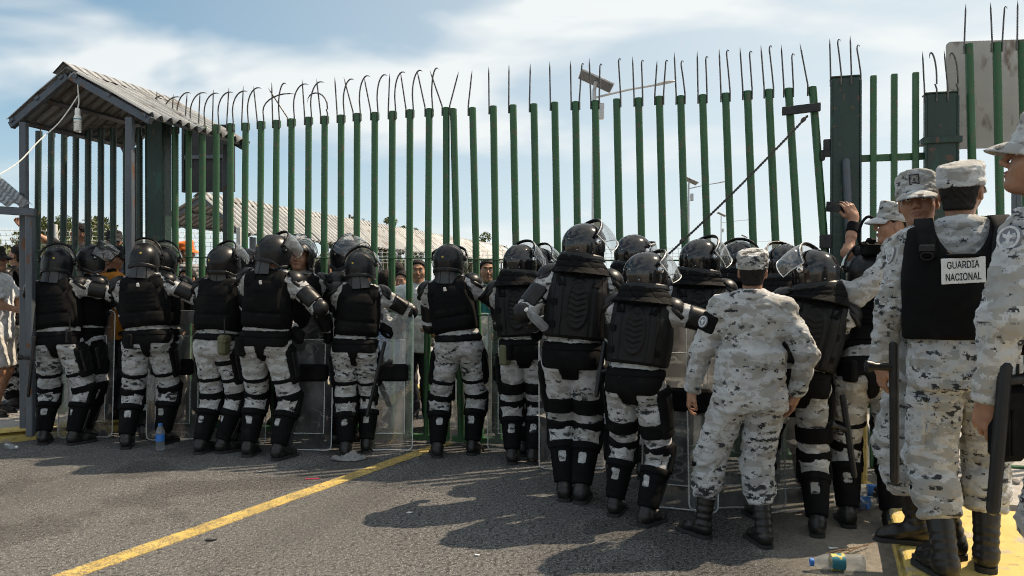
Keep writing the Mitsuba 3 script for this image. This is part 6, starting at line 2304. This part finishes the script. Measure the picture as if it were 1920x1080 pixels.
DK = ('cloth_dark', 'cloth_navy', 'cloth_dark', 'cloth_grey')
for i, (px, d, H, yw, sh, lb) in enumerate(((352, 8.5, 1.63, 190, 'cloth_dark', 'onlooker in black close behind the gate, right of the dark post'), (398, 8.9, 1.66, 160, 'cloth_navy', 'onlooker in navy behind the tubes, left of the stooping guard'),
                                            (452, 8.4, 1.62, 175, 'cloth_dark', 'onlooker in black close behind the tubes by the profile guard'), (540, 8.3, 1.66, 185, 'cloth_dark', 'onlooker in black close behind the tall guard looking right'),
                                            (668, 8.4, 1.64, 170, 'cloth_navy', 'onlooker in navy close behind the masked guard'), (756, 8.6, 1.60, 200, 'cloth_dark', 'onlooker in black between the blue shirt and the pale shirt'),
                                            (842, 8.1, 1.62, 178, 'cloth_dark', 'onlooker in black close behind the guard on the lane line'), (946, 8.0, 1.60, 176, 'cloth_dark', 'onlooker in black close behind the central chevron guard'),
                                            (1066, 7.7, 1.60, 180, 'cloth_dark', 'onlooker in black behind the tubes beside the tallest guard'), (1240, 7.4, 1.60, 190, 'cloth_navy', 'onlooker in navy behind the glossy helmets'),
                                            (1420, 7.2, 1.58, 190, 'cloth_dark', 'onlooker in black behind the capped soldier and the gate'), (60, 9.6, 1.66, 120, 'cloth_dark', 'onlooker in black behind the left fence near its first tubes'),
                                            (256, 9.0, 1.68, 200, 'cloth_dark', 'onlooker in black behind the last tube before the dark post'), (180, 8.9, 1.60, 170, 'cloth_navy', 'onlooker in navy low behind the left fence panel'))):
    civil(lb, yw, H, away(px, d), shirt=sh, group=OG, seed=80 + i, face=False, res=.018, fine=.009, z0=.0, hands=((-.14, .3, 1.0 + .05 * (i % 3)), (.16, .3, 1.05)), elbows=OUT)

# ---- shields
shield('clear riot shield beside the boots of the leftmost guard', gp(163, 822), -6, W=.50, H=1.20)
shield('clear riot shield between the third front guard and the stooping guard', gp(324, 826), -10, W=.46, H=1.2)
shield('clear riot shield right of the stooping guard', gp(462, 836), 0, W=.36, H=1.18)
shield('clear riot shield beside the legs of the tall guard looking right', gp(576, 846), 4, W=.46, H=1.2)
shield('clear riot shield right of the short guard with the baton', gp(726, 846), 0, W=.46, H=1.2)
shield('clear riot shield just right of the lane line', gp(870, 832), 4, W=.52, H=1.18)
shield('clear riot shield behind the feet of the central chevron guard', gp(975, 846), 0, W=.58, H=1.2)
shield('clear riot shield at the legs of the tallest guard', gp(1075, 880), 0, W=.56, H=1.2)
shield('tall clear shield held at the right by the short guard in front', gp(1276, 958), 22, W=.50, H=1.25, tilt=5)
shield('clear shield behind the legs of the capped soldier', gp(1375, 955), -4, W=.66, H=1.2)
shield('clear shield between the capped soldier and the last guard', gp(1478, 962), -14, W=.36, H=1.2)

# ---- batons
baton('slim black baton hanging behind the short guard by the lane line', at(722, 6.45) + V(0, 0, zat(640, 6.45)), at(688, 6.42) + V(0, 0, zat(782, 6.42)), side=(.9, -.1, .3), r=.0155)
baton('black baton behind the thigh of the tallest guard', at(1134, 5.05) + V(0, 0, zat(640, 5.05)), at(1118, 5.0) + V(0, 0, zat(745, 5.0)), side=(.9, -.1, .3))
baton('baton angled down beside the last guard at the right', at(1580, 4.45) + V(0, 0, zat(740, 4.45)), at(1603, 4.42) + V(0, 0, zat(897, 4.42)), side=(-.9, -.1, .3), r=.018)
baton('baton at the left hip of the guard nearest the left kerb', at(64, 7.0) + V(0, 0, zat(630, 7.0)), at(52, 6.95) + V(0, 0, zat(745, 6.95)), side=(-.9, -.1, .1))
# clear cup held up beside the tallest guard
bt = bottle('upturned clear bottle held at the left side of the tallest guard', at(1024, 5.2) + V(0, 0, zat(622, 5.2)), .20, -70, .1, 5, lab='bottle_clear', cap='white_plastic', tilt=-.75)
